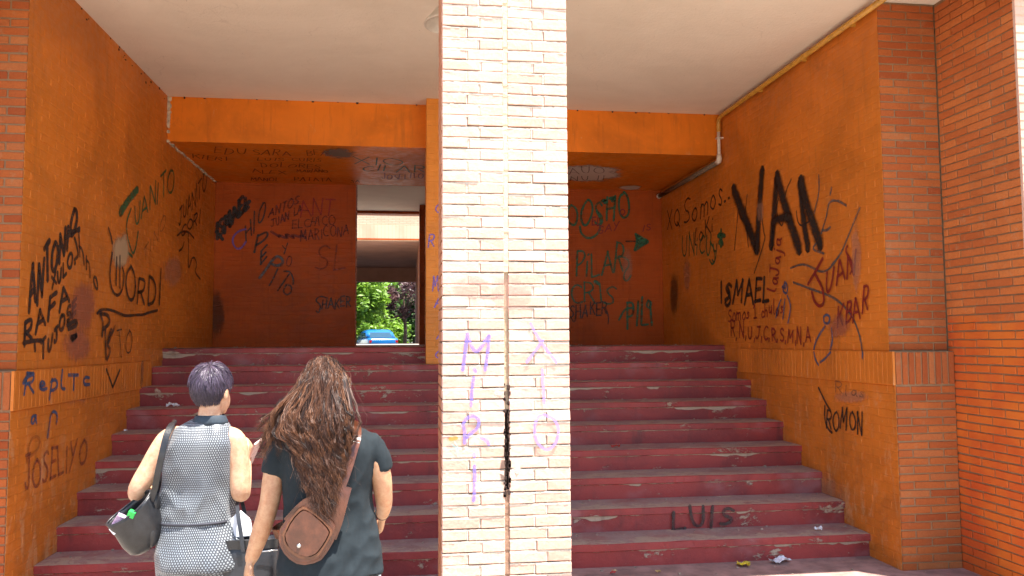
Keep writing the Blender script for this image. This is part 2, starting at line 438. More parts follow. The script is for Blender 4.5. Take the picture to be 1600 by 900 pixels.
def pier(side, label):
    xi = XPI if side > 0 else -2.985
    xo = xi + side*6.5
    a, b = min(xi, xo), max(xi, xo)
    p = empty('brick_pier', (xi+side*.4, YPIER+.3, 0), label, 'pier')
    m = MB(); m.box(a+.009, b-.009, YPIER+.01, 5.9, 0, 4.3); m.build('mortar', M['mortar'], p)
    sheet_ = MB(); n = 0
    z0, z1 = 0, 4.26; k = int(round((z1-z0)/.06)); ch = (z1-z0)/k
    for j in range(k):
        z = z0+(j+.5)*ch
        edges = [YPIER, YPIER+.245, YPIER+.495, YPIER+.745, YPIL+.0] if j % 2 else [YPIER, YPIER+.12, YPIER+.37, YPIER+.62, YPIL+.0]
        for s, t in zip(edges[:-1], edges[1:]):
            if t-s < .03: continue
            if side > 0 and .25 < z < 3.95:
                put_brick(p, M['pier'], xi+.0575, (s+t)/2, z+random.gauss(0, .001), t-s-.01, .115, ch-.0095, rz=pi/2)
            else:
                x1, x2 = (xi, xi+.11) if side > 0 else (xi-.11, xi)
                sheet_.box(x1, x2, s+.005, t-.005, z-.025, z+.025, random.random())
    # street front, lit by the sun
    brick_sheet(sheet_, (a+(.0 if side < 0 else .118), YPIER+.0, 0), (1, 0, 0), (0, 0, 1), (0, -1, 0), (b-a-.118), 4.26, relief=.008)
    tag(sheet_.build('brick_courses', M['pier_j'], p), kind='stuff')
    fr = MB(); brick_sheet(fr, (a, YPIER-.012, 0), (1, 0, 0), (0, 0, 1), (0, -1, 0), b-a, 3.98, relief=.006)  # pale sheet over the orange front, sunlit brightness put into its colour
    xe = xi; fr.quad((xe, YPIER-.018, 0), (xe, YPIER+.004, 0), (xe, YPIER+.004, 3.98), (xe, YPIER-.018, 3.98))
    tag(fr.build('street_face', M['sunlit_tone'], p), kind='stuff')
    return p
pier(1, 'big brick pier at the right edge of the picture, redder paint below')
pier(-1, 'brick pier just outside the left edge beside the pilaster')

# --- painted side walls
def side_wall(side, label):
    x = XL if side < 0 else XR
    zb0, zb1 = bands(side)
    p = empty('painted_wall', (x, 8, 0), label, 'wall')
    s = -side
    m = MB(); xo = x + side*.30
    m.box(min(xo, x+side*.006), max(xo, x+side*.006), YPIL+.02, YK+.35, 0, ZC)
    m.build('wall_core', M['orange'], p)
    u, org_y = (0, 1, 0), YPIL
    mb = MB()
    brick_sheet(mb, (x, YPIL, zb1), u, (0, 0, 1), (s, 0, 0), YK+.0-YPIL, ZC-zb1, relief=.0019, inset=.003)
    brick_sheet(mb, (x-side*.004, YPIL-.07, 0), u, (0, 0, 1), (s, 0, 0), D-YPIL+.3, zb0, relief=.0018, inset=.003)
    tag(mb.build('painted_bricks', M['orange'], p), kind='stuff')
    mb = MB()
    brick_sheet(mb, (x-side*.022, YPIL-.07, zb0), u, (0, 0, 1), (s, 0, 0), D-.35-YPIL, zb1-zb0, course=.06, relief=.0016, soldier=True)
    xa, xb = x-side*.019, x
    for (z, nn) in ((zb0, -1), (zb1, 1)):
        mb.quad((xa, YPIL-.07, z), (xb, YPIL-.07, z), (xb, D-.42, z), (xa, D-.42, z))
    mb.quad((xa, D-.42, zb0), (xb, D-.42, zb0), (xb, D-.42, zb1), (xa, D-.42, zb1))
    mb.quad((xa, YPIL-.07, zb0), (xb, YPIL-.07, zb0), (xb, YPIL-.07, zb1), (xa, YPIL-.07, zb1))
    tag(mb.build('soldier_course', M['orange'], p), kind='stuff')
    return p
WL = side_wall(-1, 'left orange painted wall covered in black and green graffiti beside the steps')
WR = side_wall(1, 'right orange painted wall with large black letters and red graffiti')

# --- ceiling, beam, back walls, inner column
m = MB(); m.quad((-9.4, 4.9, ZC), (-9.4, YB+.1, ZC), (10.5, YB+.1, ZC), (10.5, 4.9, ZC))
tag(m.build('ceiling', M['ceiling']), kind='structure')
beam = empty('beam', (.5, YB, ZS), 'orange painted beam across the portico above the top step', 'beam')
m = MB(); nseg = 60
m.box(XL+.002, XR-.002, YB, YK+.001, ZS, ZC+.02)
m.build('beam_body', M['beam'], beam)
def crumbs(name, pts, parent, mat, smin=.004, smax=.012):
    m = MB()
    for p in pts:
        r = random.uniform(smin, smax); q = [random.uniform(.5, 1.6) for _ in range(3)]
        m.box(p[0]-r*q[0], p[0]+r*q[0], p[1]-r*q[1], p[1]+r*q[1], p[2]-r*q[2], p[2]+r*q[2])
    return tag(m.build(name, mat, parent), kind='stuff')
crumbs('dark_crumbs', [(x+random.uniform(-.08, .08), YB-.002, ZC-random.uniform(0, .012)) for x in [XL+.15+i*.27 for i in range(22)]], beam, M['crumb'])
crumbs('raw_plaster_edge', [(XL+random.uniform(0, .022), YB-.001, random.uniform(ZS+.1, ZC)) for i in range(50)] +
       [(XL+random.uniform(0, .02), YB+(YK-YB)*i/70, ZS-.001) for i in range(70)], beam, M['plaster'], .006, .014)
crumbs('dark_crumbs', [(XL+.001, random.uniform(5.9, YB), ZC-random.uniform(0, .2)**1.5) for i in range(24)], WL, M['crumb'], .002, .007)

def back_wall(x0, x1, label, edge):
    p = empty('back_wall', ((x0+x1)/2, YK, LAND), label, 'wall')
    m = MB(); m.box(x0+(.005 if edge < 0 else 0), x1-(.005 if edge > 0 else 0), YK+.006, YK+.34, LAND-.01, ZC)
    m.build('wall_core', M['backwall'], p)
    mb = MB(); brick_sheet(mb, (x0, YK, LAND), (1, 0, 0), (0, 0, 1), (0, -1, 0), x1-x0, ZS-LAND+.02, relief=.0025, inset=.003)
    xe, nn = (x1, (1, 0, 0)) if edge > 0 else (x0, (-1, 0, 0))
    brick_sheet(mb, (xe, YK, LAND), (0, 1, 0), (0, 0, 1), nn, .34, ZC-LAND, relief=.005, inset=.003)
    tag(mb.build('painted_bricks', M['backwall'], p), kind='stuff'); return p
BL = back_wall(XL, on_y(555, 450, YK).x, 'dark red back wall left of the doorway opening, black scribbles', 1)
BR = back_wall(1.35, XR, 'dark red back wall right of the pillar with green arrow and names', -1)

colm = empty('painted_column', (.54, 8.6, LAND-R9), 'slim orange painted column with small purple letters behind the brick pillar', 'column')
cx0, cx1, cy0 = on_y(666, 300, 8.47).x, .90, 8.47
m = MB(); m.box(cx0+.004, cx1-.004, cy0+.004, 9.0, LAND-R9, ZC-.001); m.build('column_core', M['column'], colm)
mb = MB(); brick_sheet(mb, (cx0, cy0, LAND-R9), (1, 0, 0), (0, 0, 1), (0, -1, 0), cx1-cx0, ZC-LAND+R9-.002, relief=.0022, inset=.003)
brick_sheet(mb, (cx0, 9.0, LAND-R9), (0, -1, 0), (0, 0, 1), (-1, 0, 0), 9.0-cy0, ZC-LAND+R9-.002, relief=.0022, inset=.003)
tag(mb.build('painted_bricks', M['column'], colm), kind='stuff')

# --- unseen building mass above and beside the portico, put in to shade the inside
bld = empty('shading_building', (0, 10, ZC), 'unseen brick block added over the portico to shade it', 'building')
def wall_tex(name, c1, c2, mort, sc=1.):
    m, nt, b = mat_new(name)
    g = N(nt, 'ShaderNodeNewGeometry'); s = N(nt, 'ShaderNodeSeparateXYZ'); L(nt, g.outputs['Position'], s.inputs[0])
    cmb = N(nt, 'ShaderNodeCombineXYZ'); L(nt, math2(nt, 'ADD', s.outputs[0], s.outputs[1]), cmb.inputs[0]); L(nt, s.outputs[2], cmb.inputs[1])
    bt = N(nt, 'ShaderNodeTexBrick'); L(nt, cmb.outputs[0], bt.inputs['Vector'])
    bt.inputs['Scale'].default_value = 1*sc; bt.inputs['Brick Width'].default_value = .25; bt.inputs['Row Height'].default_value = .06
    bt.inputs['Mortar Size'].default_value = .006; bt.inputs['Color1'].default_value = (*c1, 1); bt.inputs['Color2'].default_value = (*c2, 1); bt.inputs['Mortar'].default_value = (*mort, 1)
    c = mix(nt, ramp(nt, nz(nt, pos(nt), .9, 5), .35, .7, 0, .4), bt.outputs[0], tuple(x*.7 for x in c1))
    L(nt, c, b.inputs['Base Color']); b.inputs['Roughness'].default_value = .9
    bump(nt, b, bt.outputs['Fac'], -.004, .6); return m
M['facade'] = wall_tex('facade_brick', (.42, .13, .06), (.5, .18, .08), (.4, .32, .24))
M['facade_pale'] = wall_tex('pale_facade_brick', (.56, .42, .30), (.60, .47, .35), (.36, .26, .19))
m = MB(); m.box(-9.5, 10.6, 4.75, 16.24, ZC+.04, 15)
m.build('shading_mass', M['facade'], bld)
m = MB(); m.box(-9.4, 10.55, 4.75, 4.80, 3.985, ZC+.03); m.build('shading_lintel', M['facade'], bld)  # out of view; depth and height set to limit how far sunlight reaches in
m = MB(); m.box(-9.5, XL-.31, 5.92, 16.2, 0, ZC+.03); m.build('side_block', M['facade'], bld)
m = MB(); m.box(XR+.31, 10.5, 5.92, 16.2, 0, ZC+.03); m.build('side_block', M['facade'], bld)
# rear passage ceiling and post
m = MB(); m.quad((XL-.3, YK+.33, ZC+.002), (XL-.3, 16.24, ZC+.002), (XR+.3, 16.24, ZC+.002), (XR+.3, YK+.33, ZC+.002))
tag(m.build('passage_ceiling', M['ceiling']), kind='structure')
rp = empty('rear_post', (.5, 15.5, LAND), 'dark red brick post at the far end of the passage', 'post')
x0 = on_y(655.5, 400, 15.18).x
m = MB(); m.box(x0+.004, .95, 15.184, 15.9, LAND, ZC); m.build('post_core', M['backwall'], rp)
mb = MB(); brick_sheet(mb, (x0, 15.18, LAND), (1, 0, 0), (0, 0, 1), (0, -1, 0), .95-x0, ZC-LAND, relief=.004)
tag(mb.build('painted_bricks', M['backwall'], rp), kind='stuff')
m = MB(); m.box(XL-.2, XR+.2, 16.0, 16.26, ZC-.05, ZC+.03); m.build('edge_beam', M['backwall'], bld)

# ------------------------------------------------------------------ stairs
def step_mats():
    def mk(name, kind):
        m, nt, b = mat_new(name); p = pos(nt)
        uv = N(nt, 'ShaderNodeUVMap', uv_map='UVMap'); s = N(nt, 'ShaderNodeSeparateXYZ'); L(nt, uv.outputs[0], s.inputs[0]); v = s.outputs[1]
        big = nz(nt, p, 1.6, 5, .65, .4); fine = nz(nt, p, 30, 5, .7); med = nz(nt, pos(nt, (1, 1, 2.2)), 5.5, 6, .72, .5)
        red = mix(nt, ramp(nt, big, .35, .68), (.31, .032, .026), (.19, .020, .020))
        red = mix(nt, ramp(nt, fine, .5, .8, 0, .5), red, (.36, .07, .055))
        if kind == 'tread':
            e = math2(nt, 'ADD', nz(nt, pos(nt, (.7, 1, 1)), 5, 6, .75, .6), math2(nt, 'MULTIPLY', v, .2))        # most worn towards the nosing
            c = mix(nt, ramp(nt, nz(nt, p, 3, 5, .7), .3, .62, .5, .95), red, (.33, .25, .215))
            c = mix(nt, ramp(nt, e, .61, .68, 0, .8), c, (.42, .33, .23))
            c = mix(nt, ramp(nt, fine, .55, .75, 0, .6), c, (.10, .065, .055))
            rr = .85
        else:
            # paint flaking off in a thin broken line under the nosing, with a few larger scabs
            line = math2(nt, 'ADD', nz(nt, pos(nt, (.3, 1, .8)), 6, 7, .82, .3), math2(nt, 'MULTIPLY', ramp(nt, v, .84, 1.0), .2))
            scab = math2(nt, 'ADD', nz(nt, pos(nt, (.6, 1, 1)), 3.6, 3, .5), math2(nt, 'MULTIPLY', ramp(nt, v, .45, 1.), .2))
            e = math2(nt, 'MAXIMUM', ramp(nt, line, .59, .63), ramp(nt, scab, .745, .76))
            c = mix(nt, e, red, mix(nt, fine, (.32, .22, .15), (.46, .36, .26)))
            w2 = nz(nt, pos(nt, (.7, 1, 1)), 2.3, 4, .6)
            c = mix(nt, ramp(nt, w2, .54, .74, 0, .5), c, (.34, .18, .18))
            c = mix(nt, ramp(nt, nz(nt, pos(nt, (1, 1, .3)), 7, 4), .55, .8, 0, .7), c, (.08, .018, .018))
            rr = .55
        L(nt, c, b.inputs['Base Color'])
        L(nt, ramp(nt, fine, .3, .7, rr-.1, rr+.1), b.inputs['Roughness'])
        bump(nt, b, math2(nt, 'ADD', e, fine), .005, .8)
        return m
    return mk('worn_step_tread', 'tread'), mk('flaking_red_riser', 'riser')
M['tread'], M['riser'] = step_mats()
stairs = empty('staircase', (.5, 7.3, 0), 'wide flight of worn dark red painted steps with flaking paint', 'stairs')
def jag(x, k, a, f=3.): return a*(mnoise.noise(Vector((x*f, k*7.3, 1.1))) + .6*mnoise.noise(Vector((x*f*5, k*3.1, 4.))))
for k in range(9):
    z = LAND - k*R9; y = D - k*T
    x0, x1 = XL-.004, XR+.004; n = 240
    prof_b = y + T + .05
    slab = MB(); ris = MB(); hn = .058
    for i in range(n):
        a, b = x0+(x1-x0)*i/n, x0+(x1-x0)*(i+1)/n
        def P(x):
            ch = max(0, jag(x, k, .022, 1.3)-.006) + max(0, jag(x+9, k, .016, 5)-.004)
            wz = jag(x, k+20, .0025, 1.); wy = jag(x, k+40, .0035, 1.2)
            return [(x, prof_b, z), (x, y+.05, z+wz*.5), (x, y-.012+ch+wy, z-.003+wz), (x, y-.018+ch*.8+wy, z-.009+wz), (x, y-.018+ch*.3+wy, z-hn+.004+wz),
                    (x, y-.012+wy, z-hn+wz), (x, y+.012, z-hn+wz)]
        A, B = P(a), P(b)
        for q in range(6):
            vv = (0, .7, 1, 1) if q == 0 else None
            if q < 2:
                v0, v1 = ((0, .75), (.75, 1))[q]
                slab.quad(A[q], A[q+1], B[q+1], B[q], ((a, v0), (a, v1), (b, v1), (b, v0)))
            else:
                slab.quad(A[q], A[q+1], B[q+1], B[q], ((a, .3), (a, .62), (b, .62), (b, .3)))
        zl = z - R9 + (0 if k < 8 else -.0)
        wa, wb = jag(a, k+60, .004, 1.), jag(b, k+60, .004, 1.)
        ris.quad((a, y+wa, zl-.002), (b, y+wb, zl-.002), (b, y+wb, z-hn+.004), (a, y+wa, z-hn+.004), ((a, 0), (b, 0), (b, 1), (a, 1)))
    so_ = slab.build('tread_slab', M['tread'], stairs)
    so_.data.materials.append(M['riser'])
    so_.data.polygons.foreach_set('material_index', [0 if (i % 6) < 2 else 1 for i in range(6*n)])
    ris.build('riser', M['riser'], stairs)

# ------------------------------------------------------------------ graffiti (strokes lie on the walls, traced at their place on each wall)
O8 = [(.5, 1), (.18, .85), (.06, .5), (.18, .15), (.5, 0), (.8, .15), (.93, .5), (.8, .85), (.5, 1)]
FONT = {
 'A': (.8, [[(0, 0), (.38, 1)], [(.38, 1), (.8, 0)], [(.15, .38), (.66, .36)]]),
 'B': (.65, [[(.05, 0), (.05, 1)], [(.05, 1), (.5, .95), (.55, .65), (.1, .52)], [(.1, .52), (.65, .45), (.62, .05), (.05, 0)]]),
 'C': (.7, [[(.7, .85), (.45, 1), (.1, .75), (.03, .35), (.3, 0), (.7, .12)]]),
 'D': (.7, [[(.05, 0), (.05, 1)], [(.05, 1), (.5, .9), (.7, .5), (.5, .08), (.05, 0)]]),
 'E': (.6, [[(.6, 1), (.05, .98)], [(.05, 1), (.05, 0)], [(.05, .5), (.5, .52)], [(.05, 0), (.6, .02)]]),
 'F': (.6, [[(.6, 1), (.05, .98)], [(.05, 1), (.05, 0)], [(.05, .5), (.5, .52)]]),
 'G': (.75, [[(.7, .85), (.4, 1), (.05, .6), (.1, .15), (.45, 0), (.72, .2), (.7, .45), (.4, .45)]]),
 'H': (.7, [[(.05, 0), (.05, 1)], [(.65, 0), (.65, 1)], [(.05, .5), (.65, .52)]]),
 'I': (.2, [[(.1, 0), (.1, 1)]]),
 'J': (.6, [[(.1, 1), (.65, 1)], [(.45, 1), (.48, .3), (.35, 0), (.1, .05), (.02, .25)]]),
 'K': (.65, [[(.05, 0), (.05, 1)], [(.6, 1), (.08, .45)], [(.2, .55), (.65, 0)]]),
 'L': (.6, [[(.08, 1), (.05, 0)], [(.05, 0), (.6, .04)]]),
 'M': (.9, [[(.02, 0), (.12, 1)], [(.12, 1), (.42, .35)], [(.42, .35), (.75, 1)], [(.75, 1), (.88, 0)]]),
 'N': (.75, [[(.05, 0), (.05, 1)], [(.05, 1), (.68, 0)], [(.68, 0), (.7, 1)]]),
 'O': (.9, [O8]),
 'P': (.62, [[(.08, 0), (.05, 1)], [(.05, 1), (.5, 1), (.66, .75), (.5, .5), (.08, .45)]]),
 'Q': (.9, [O8, [(.55, .3), (.95, -.05)]]),
 'R': (.66, [[(.05, 0), (.05, 1)], [(.05, 1), (.5, .98), (.62, .74), (.45, .52), (.05, .48)], [(.25, .5), (.66, 0)]]),
 'S': (.62, [[(.6, .85), (.35, 1), (.06, .82), (.2, .55), (.5, .42), (.58, .15), (.3, 0), (.02, .12)]]),
 'T': (.65, [[(0, 1), (.65, .98)], [(.33, 1), (.33, 0)]]),
 'U': (.7, [[(.05, 1), (.06, .3), (.3, 0), (.6, .15), (.65, 1)]]),
 'V': (.7, [[(0, 1), (.33, 0)], [(.33, 0), (.7, 1)]]),
 'X': (.7, [[(0, 1), (.7, 0)], [(.68, 1), (0, 0)]]),
 'Y': (.7, [[(0, 1), (.35, .5)], [(.7, 1), (.2, -.1)]]),
 'Z': (.65, [[(0, 1), (.65, 1)], [(.65, 1), (0, 0)], [(0, 0), (.65, 0)]]),
 '1': (.4, [[(0, .75), (.25, 1)], [(.25, 1), (.25, 0)], [(0, 0), (.5, 0)]]),
 'a': (.6, [[(.5, .5), (.2, .55), (.05, .25), (.2, 0), (.45, .15), (.5, .52)], [(.5, .52), (.52, .1), (.62, 0)]]),
 'b': (.55, [[(.08, 1), (.05, 0)], [(.05, .4), (.35, .55), (.52, .28), (.35, 0), (.05, .05)]]),
 'c': (.5, [[(.48, .45), (.25, .56), (.05, .28), (.2, 0), (.5, .08)]]),
 'd': (.6, [[(.5, 1), (.52, 0)], [(.5, .45), (.2, .55), (.05, .25), (.22, 0), (.5, .12)]]),
 'e': (.55, [[(.06, .28), (.45, .32), (.4, .55), (.15, .52), (.05, .2), (.25, 0), (.55, .1)]]),
 'h': (.55, [[(.06, 1), (.05, 0)], [(.05, .35), (.3, .55), (.48, .4), (.5, 0)]]),
 'i': (.2, [[(.1, .55), (.1, 0)], [(.1, .8), (.12, .86)]]),
 'j': (.35, [[(.25, .55), (.25, -.3), (.02, -.35)], [(.25, .8), (.27, .86)]]),
 'l': (.3, [[(.1, 1), (.08, .1), (.3, 0)]]),
 'm': (.85, [[(.05, 0), (.06, .55)], [(.06, .4), (.28, .55), (.4, .4), (.4, 0)], [(.4, .4), (.62, .55), (.76, .4), (.8, 0)]]),
 'n': (.55, [[(.05, 0), (.06, .55)], [(.06, .35), (.3, .55), (.48, .4), (.5, 0)]]),
 'o': (.55, [[(x*.58, y*.55) for x, y in O8]]),
 'p': (.55, [[(.08, .55), (.05, -.4)], [(.06, .4), (.35, .56), (.52, .28), (.35, 0), (.06, .05)]]),
 'r': (.45, [[(.06, .55), (.06, 0)], [(.06, .3), (.25, .55), (.45, .5)]]),
 's': (.45, [[(.42, .48), (.2, .56), (.06, .42), (.38, .2), (.3, 0), (.02, .06)]]),
 't': (.45, [[(.2, .95), (.2, .1), (.42, .02)], [(.02, .6), (.42, .62)]]),
 'u': (.55, [[(.05, .55), (.08, .1), (.3, 0), (.48, .2)], [(.48, .55), (.52, 0)]]),
 'y': (.55, [[(.05, .55), (.1, .15), (.4, .15)], [(.5, .55), (.48, -.2), (.25, -.45), (.02, -.3)]]),
 '.': (.25, [[(.1, 0), (.14, .06)]]), ',': (.2, [[(.12, .1), (.06, -.18)]]), "'": (.2, [[(.1, 1), (.06, .8)]]),
 ' ': (.45, []), '/': (.5, [[(0, 0), (.5, 1)]]),
}
def chaikin(p, n=2):
    for _ in range(n):
        if len(p) < 3: break
        q = [p[0]]
        for a, b in zip(p[:-1], p[1:]):
            q += [(a[0]*.75+b[0]*.25, a[1]*.75+b[1]*.25), (a[0]*.25+b[0]*.75, a[1]*.25+b[1]*.75)]
        q.append(p[-1]); p = q
    return p
PLANES = {
 'WL': (WL, lambda x, y: on_x(x, y, XL), Vector((1, 0, 0))), 'WLb': (WL, lambda x, y: on_x(x, y, XL+.022), Vector((1, 0, 0))),
 'WR': (WR, lambda x, y: on_x(x, y, XR), Vector((-1, 0, 0))), 'WRb': (WR, lambda x, y: on_x(x, y, XR-.022), Vector((-1, 0, 0))),
 'BL': (BL, lambda x, y: on_y(x, y, YK), Vector((0, -1, 0))), 'BR': (BR, lambda x, y: on_y(x, y, YK), Vector((0, -1, 0))),
 'SO': (beam, lambda x, y: on_z(x, y, ZS), Vector((0, 0, -1))), 'BF': (beam, lambda x, y: on_y(x, y, YB), Vector((0, -1, 0))),
 'PI': (pil, lambda x, y: on_y(x, y, PY0), Vector((0, -1, 0))), 'CO': (colm, lambda x, y: on_y(x, y, cy0), Vector((0, -1, 0))),
 'S7': (stairs, lambda x, y: on_y(x, y, D-7*T-.02), Vector((0, -1, 0))),
}
LAYER = {}
GW = {'WL': 1.75, 'WLb': 1.6, 'WR': 1.6, 'WRb': 1.5, 'BL': 1.2, 'BR': 1.3, 'S7': 1.3, 'CO': 1.2, 'PI': 1.15}
def ribbon(mb, pts, wid, n):
    """pts: 3-D points on a plane with normal n; wid: full width in metres"""
    out = []
    for a, b in zip(pts[:-1], pts[1:]):
        k = max(1, int((b-a).length/.02))
        out += [a+(b-a)*i/k for i in range(k)]
    out.append(pts[-1]); pts = out
    if len(pts) < 2: return
    t0 = (pts[1]-pts[0]).normalized(); t1 = (pts[-1]-pts[-2]).normalized()
    pts = [pts[0]-t0*wid*.35] + pts + [pts[-1]+t1*wid*.35]
    E_ = []; u = 0
    for i, p in enumerate(pts):
        t = pts[min(i+1, len(pts)-1)] - pts[max(i-1, 0)]
        if t.length < 1e-9: t = t0
        s = n.cross(t.normalized())*wid/2*(.5 if i in (0, len(pts)-1) else 1+.18*mnoise.noise(p*23))
        if i: u += (p-pts[i-1]).length
        E_.append((p-s, p+s, u))
    for (a, b, u0), (c, d, u1) in zip(E_[:-1], E_[1:]):
        mb.quad(a, c, d, b, ((u0, 0), (u1, 0), (u1, 1), (u0, 1)))
def graffiti(plane, strokes, w, mat, name='graffiti', base=.0016):
    par, fn, n = PLANES[plane]
    mb = MB()
    for st in strokes:
        LAYER[plane] = LAYER.get(plane, 0) + 1
        off = n*(base + LAYER[plane]*.00006)
        P = [fn(x, y) for x, y in chaikin(st)]
        wd = w*GW.get(plane, 1.)*sum((p-CAM).length for p in P)/len(P)/F
        ribbon(mb, [p+off for p in P], wd, n)
    return mb.build(name, mat, par)
def word(plane, text, p0, p1, h0, w, mat, h1=None, upv=(0, -1), base=.0016, sp=.22, seed=0):
    rnd = random.Random(text+str(p0)); h1 = h1 or h0
    Wd = sum(FONT[c][0]+sp for c in text)-sp; x = 0; st = []
    for c in text:
        cw, ss = FONT[c]; jx, jy, js, sl = rnd.uniform(-.07, .07), rnd.uniform(-.12, .12), rnd.uniform(.86, 1.18), rnd.gauss(.03, .1)
        for s in ss:
            q = []
            for a, b in s:
                k = (x+a+jx+sl*(b-.4)+rnd.uniform(-.04, .04))/Wd; h = (h0+(h1-h0)*k)*js; b = b+jy+rnd.uniform(-.04, .04)
                q.append((p0[0]+(p1[0]-p0[0])*k+upv[0]*b*h, p0[1]+(p1[1]-p0[1])*k+upv[1]*b*h))
            st.append(q)
        x += cw+sp
    return graffiti(plane, st, w, mat, base=base)
def smear(plane, c, rx, ry, mat, rot=0, name='paint_smear'):
    par, fn, n = PLANES[plane]; mb = MB()
    LAYER[plane] = LAYER.get(plane, 0) + 1
    off = n*(.0013+LAYER[plane]*.00006); a, b = cos(radians(rot)), sin(radians(rot))
    P = lambda u, v: fn(c[0]+a*u*rx-b*v*ry, c[1]+b*u*rx+a*v*ry)+off
    mb.quad(P(-1, 1), P(1, 1), P(1, -1), P(-1, -1))
    return mb.build(name, mat, par)
BK = spray_mat('black_marker', (.016, .012, .012), .3, .93); BK2 = spray_mat('worn_black_marker', (.022, .015, .014), .45, .9, .45)
BS = spray_mat('black_spray', (.012, .010, .010), .7, .98, .05, .6); GN = spray_mat('green_marker', (.010, .105, .045), .35, .9)
RD = spray_mat('red_marker', (.20, .008, .012), .3, .95, .15); DR = spray_mat('dark_red_marker', (.13, .008, .010), .4, .75, .4)
BU = spray_mat('blue_marker', (.03, .075, .16), .4, .85, .4); PU = spray_mat('purple_marker', (.24, .17, .62), .5, .75, .5)
GB = spray_mat('grey_blue_spray', (.075, .08, .085), .5, .8, .3); BR_ = spray_mat('brown_marker', (.20, .045, .03), .5, .6, .5)
GR = spray_mat('faint_grey_marker', (.14, .10, .07), .6, .5, .5); OC = spray_mat('ochre_marker', (.42, .13, .02), .5, .75)
PUF = spray_mat('faint_purple_marker', (.36, .25, .62), .55, .72, .5); DP = spray_mat('dark_purple_marker', (.16, .07, .30), .5, .85)
SM_P = smear_mat('mauve_smear', (.36, .12, .075), .5, 26, (1, 1, .15)); SM_W = smear_mat('pale_smear', (.52, .38, .22), .85, 9); SM_G = smear_mat('grey_green_smear', (.16, .15, .13), .7, 16, (1, 1, 1))
SM_K = smear_mat('soot', (.04, .018, .01), .5, 9, (1, 1, .2)); SM_C = smear_mat('bare_plaster_patch', (.55, .45, .38), 1.6, 5, (1, 1, 1)); SM_S = smear_mat('scrub_marks', (.45, .22, .14), .4, 22)
SM_R = smear_mat('rose_stain', (.54, .28, .22), .26, 11, (1, 1, 1))

# left wall
word('WL', 'ANTONIO', (46, 489), (120, 360), 58, 5.2, BK, 34)
graffiti('WL', [[(100, 372), (112, 366), (124, 356)], [(105, 362), (124, 360)], [(116, 372), (120, 385), (122, 400), (116, 406)]], 3.6, BK)
word('WL', 'XULO.', (80, 455), (118, 408), 20, 3.4, BK)
word('WL', 'RAFA', (38, 537), (106, 470), 38, 4.4, BK, 24)
graffiti('WL', [[(36, 536), (52, 532), (66, 532)], [(53, 534), (54, 548)]], 4, BK)
word('WL', 'TUJOSE', (64, 565), (118, 486), 24, 4.2, BK2, 18)
word('WL', 'hno', (122, 395), (152, 455), 40, 3, BK2, 34)
graffiti('WL', [[(104, 508), (118, 500), (120, 508), (106, 514)], [(110, 528), (122, 522), (112, 532)]], 4.6, BK)
smear('WL', (128, 480), 30, 60, SM_P); smear('WL', (118, 540), 32, 40, SM_P)
graffiti('WL', [[(187, 333), (199, 314), (214, 296)]], 8.5, GN); graffiti('WL', [[(204, 326), (197, 345), (197, 366), (202, 384), (207, 399), (212, 385), (215, 362)], [(196, 392), (206, 401)]], 2.8, GN)
word('WL', 'UANITO', (209, 352), (272, 296), 28, 2.4, GN, 38)
word('WL', 'JUANITO', (279, 352), (322, 296), 22, 2.2, BK2, 30); word('WL', 'CORI', (282, 372), (312, 346), 18, 2, BK2)
graffiti('WL', [[(276, 368), (284, 361), (294, 362), (302, 372)], [(279, 392), (284, 388), (287, 378)], [(293, 362), (294, 392), (293, 425), (300, 398), (308, 412), (303, 425), (312, 436)]], 2.2, BK2)
word('WL', 'TINO', (224, 412), (258, 350), 20, 1.8, GR)
smear('WL', (187, 395), 20, 42, SM_W); smear('WL', (268, 425), 22, 36, SM_S); smear('WL', (105, 610), 60, 30, SM_S)
graffiti('WL', [[(168, 356), (172, 368), (174, 380)], [(174, 395), (170, 425), (172, 450), (181, 464), (190, 455), (193, 428), (190, 418)], [(181, 402), (180, 445)], [(186, 400), (186, 450)]], 3, BK)
word('WL', 'ORDI', (194, 473), (251, 479), 46, 3.2, BK)
graffiti('WL', [[(150, 490), (156, 483), (172, 484), (186, 490), (196, 494), (210, 492), (222, 492), (232, 488), (245, 485)]], 2.6, BK)
graffiti('WL', [[(154, 486), (160, 505), (158, 525)], [(156, 490), (168, 492), (171, 505), (160, 514)], [(163, 515), (164, 560)], [(172, 515), (165, 540), (172, 545), (166, 562)], [(178, 510), (168, 535)]], 4.2, BK2)
word('WL', 'TO', (183, 561), (204, 556), 42, 1.8, BK2)
graffiti('WLb', [[(166, 577), (176, 605)], [(176, 605), (187, 578)]], 3.2, BK)
word('WLb', 'ReplTc', (40, 614), (138, 604), 30, 3.6, BU, 26); graffiti('WLb', [[(36, 598), (42, 588), (52, 584)]], 5, BU)
graffiti('WLb', [[(222, 570), (221, 600)]], 10, GR)
word('WL', 'a', (46, 660), (56, 658), 22, 3, BU); graffiti('WL', [[(72, 684), (75, 665), (77, 648), (83, 641), (88, 650), (86, 662)]], 3.2, BU)
graffiti('WL', [[(40, 722), (44, 690), (54, 680), (62, 688), (56, 705), (40, 716)]], 3.2, OC)
word('WL', 'JOSELIYO', (36, 770), (133, 722), 46, 3.4, BR_, 34)
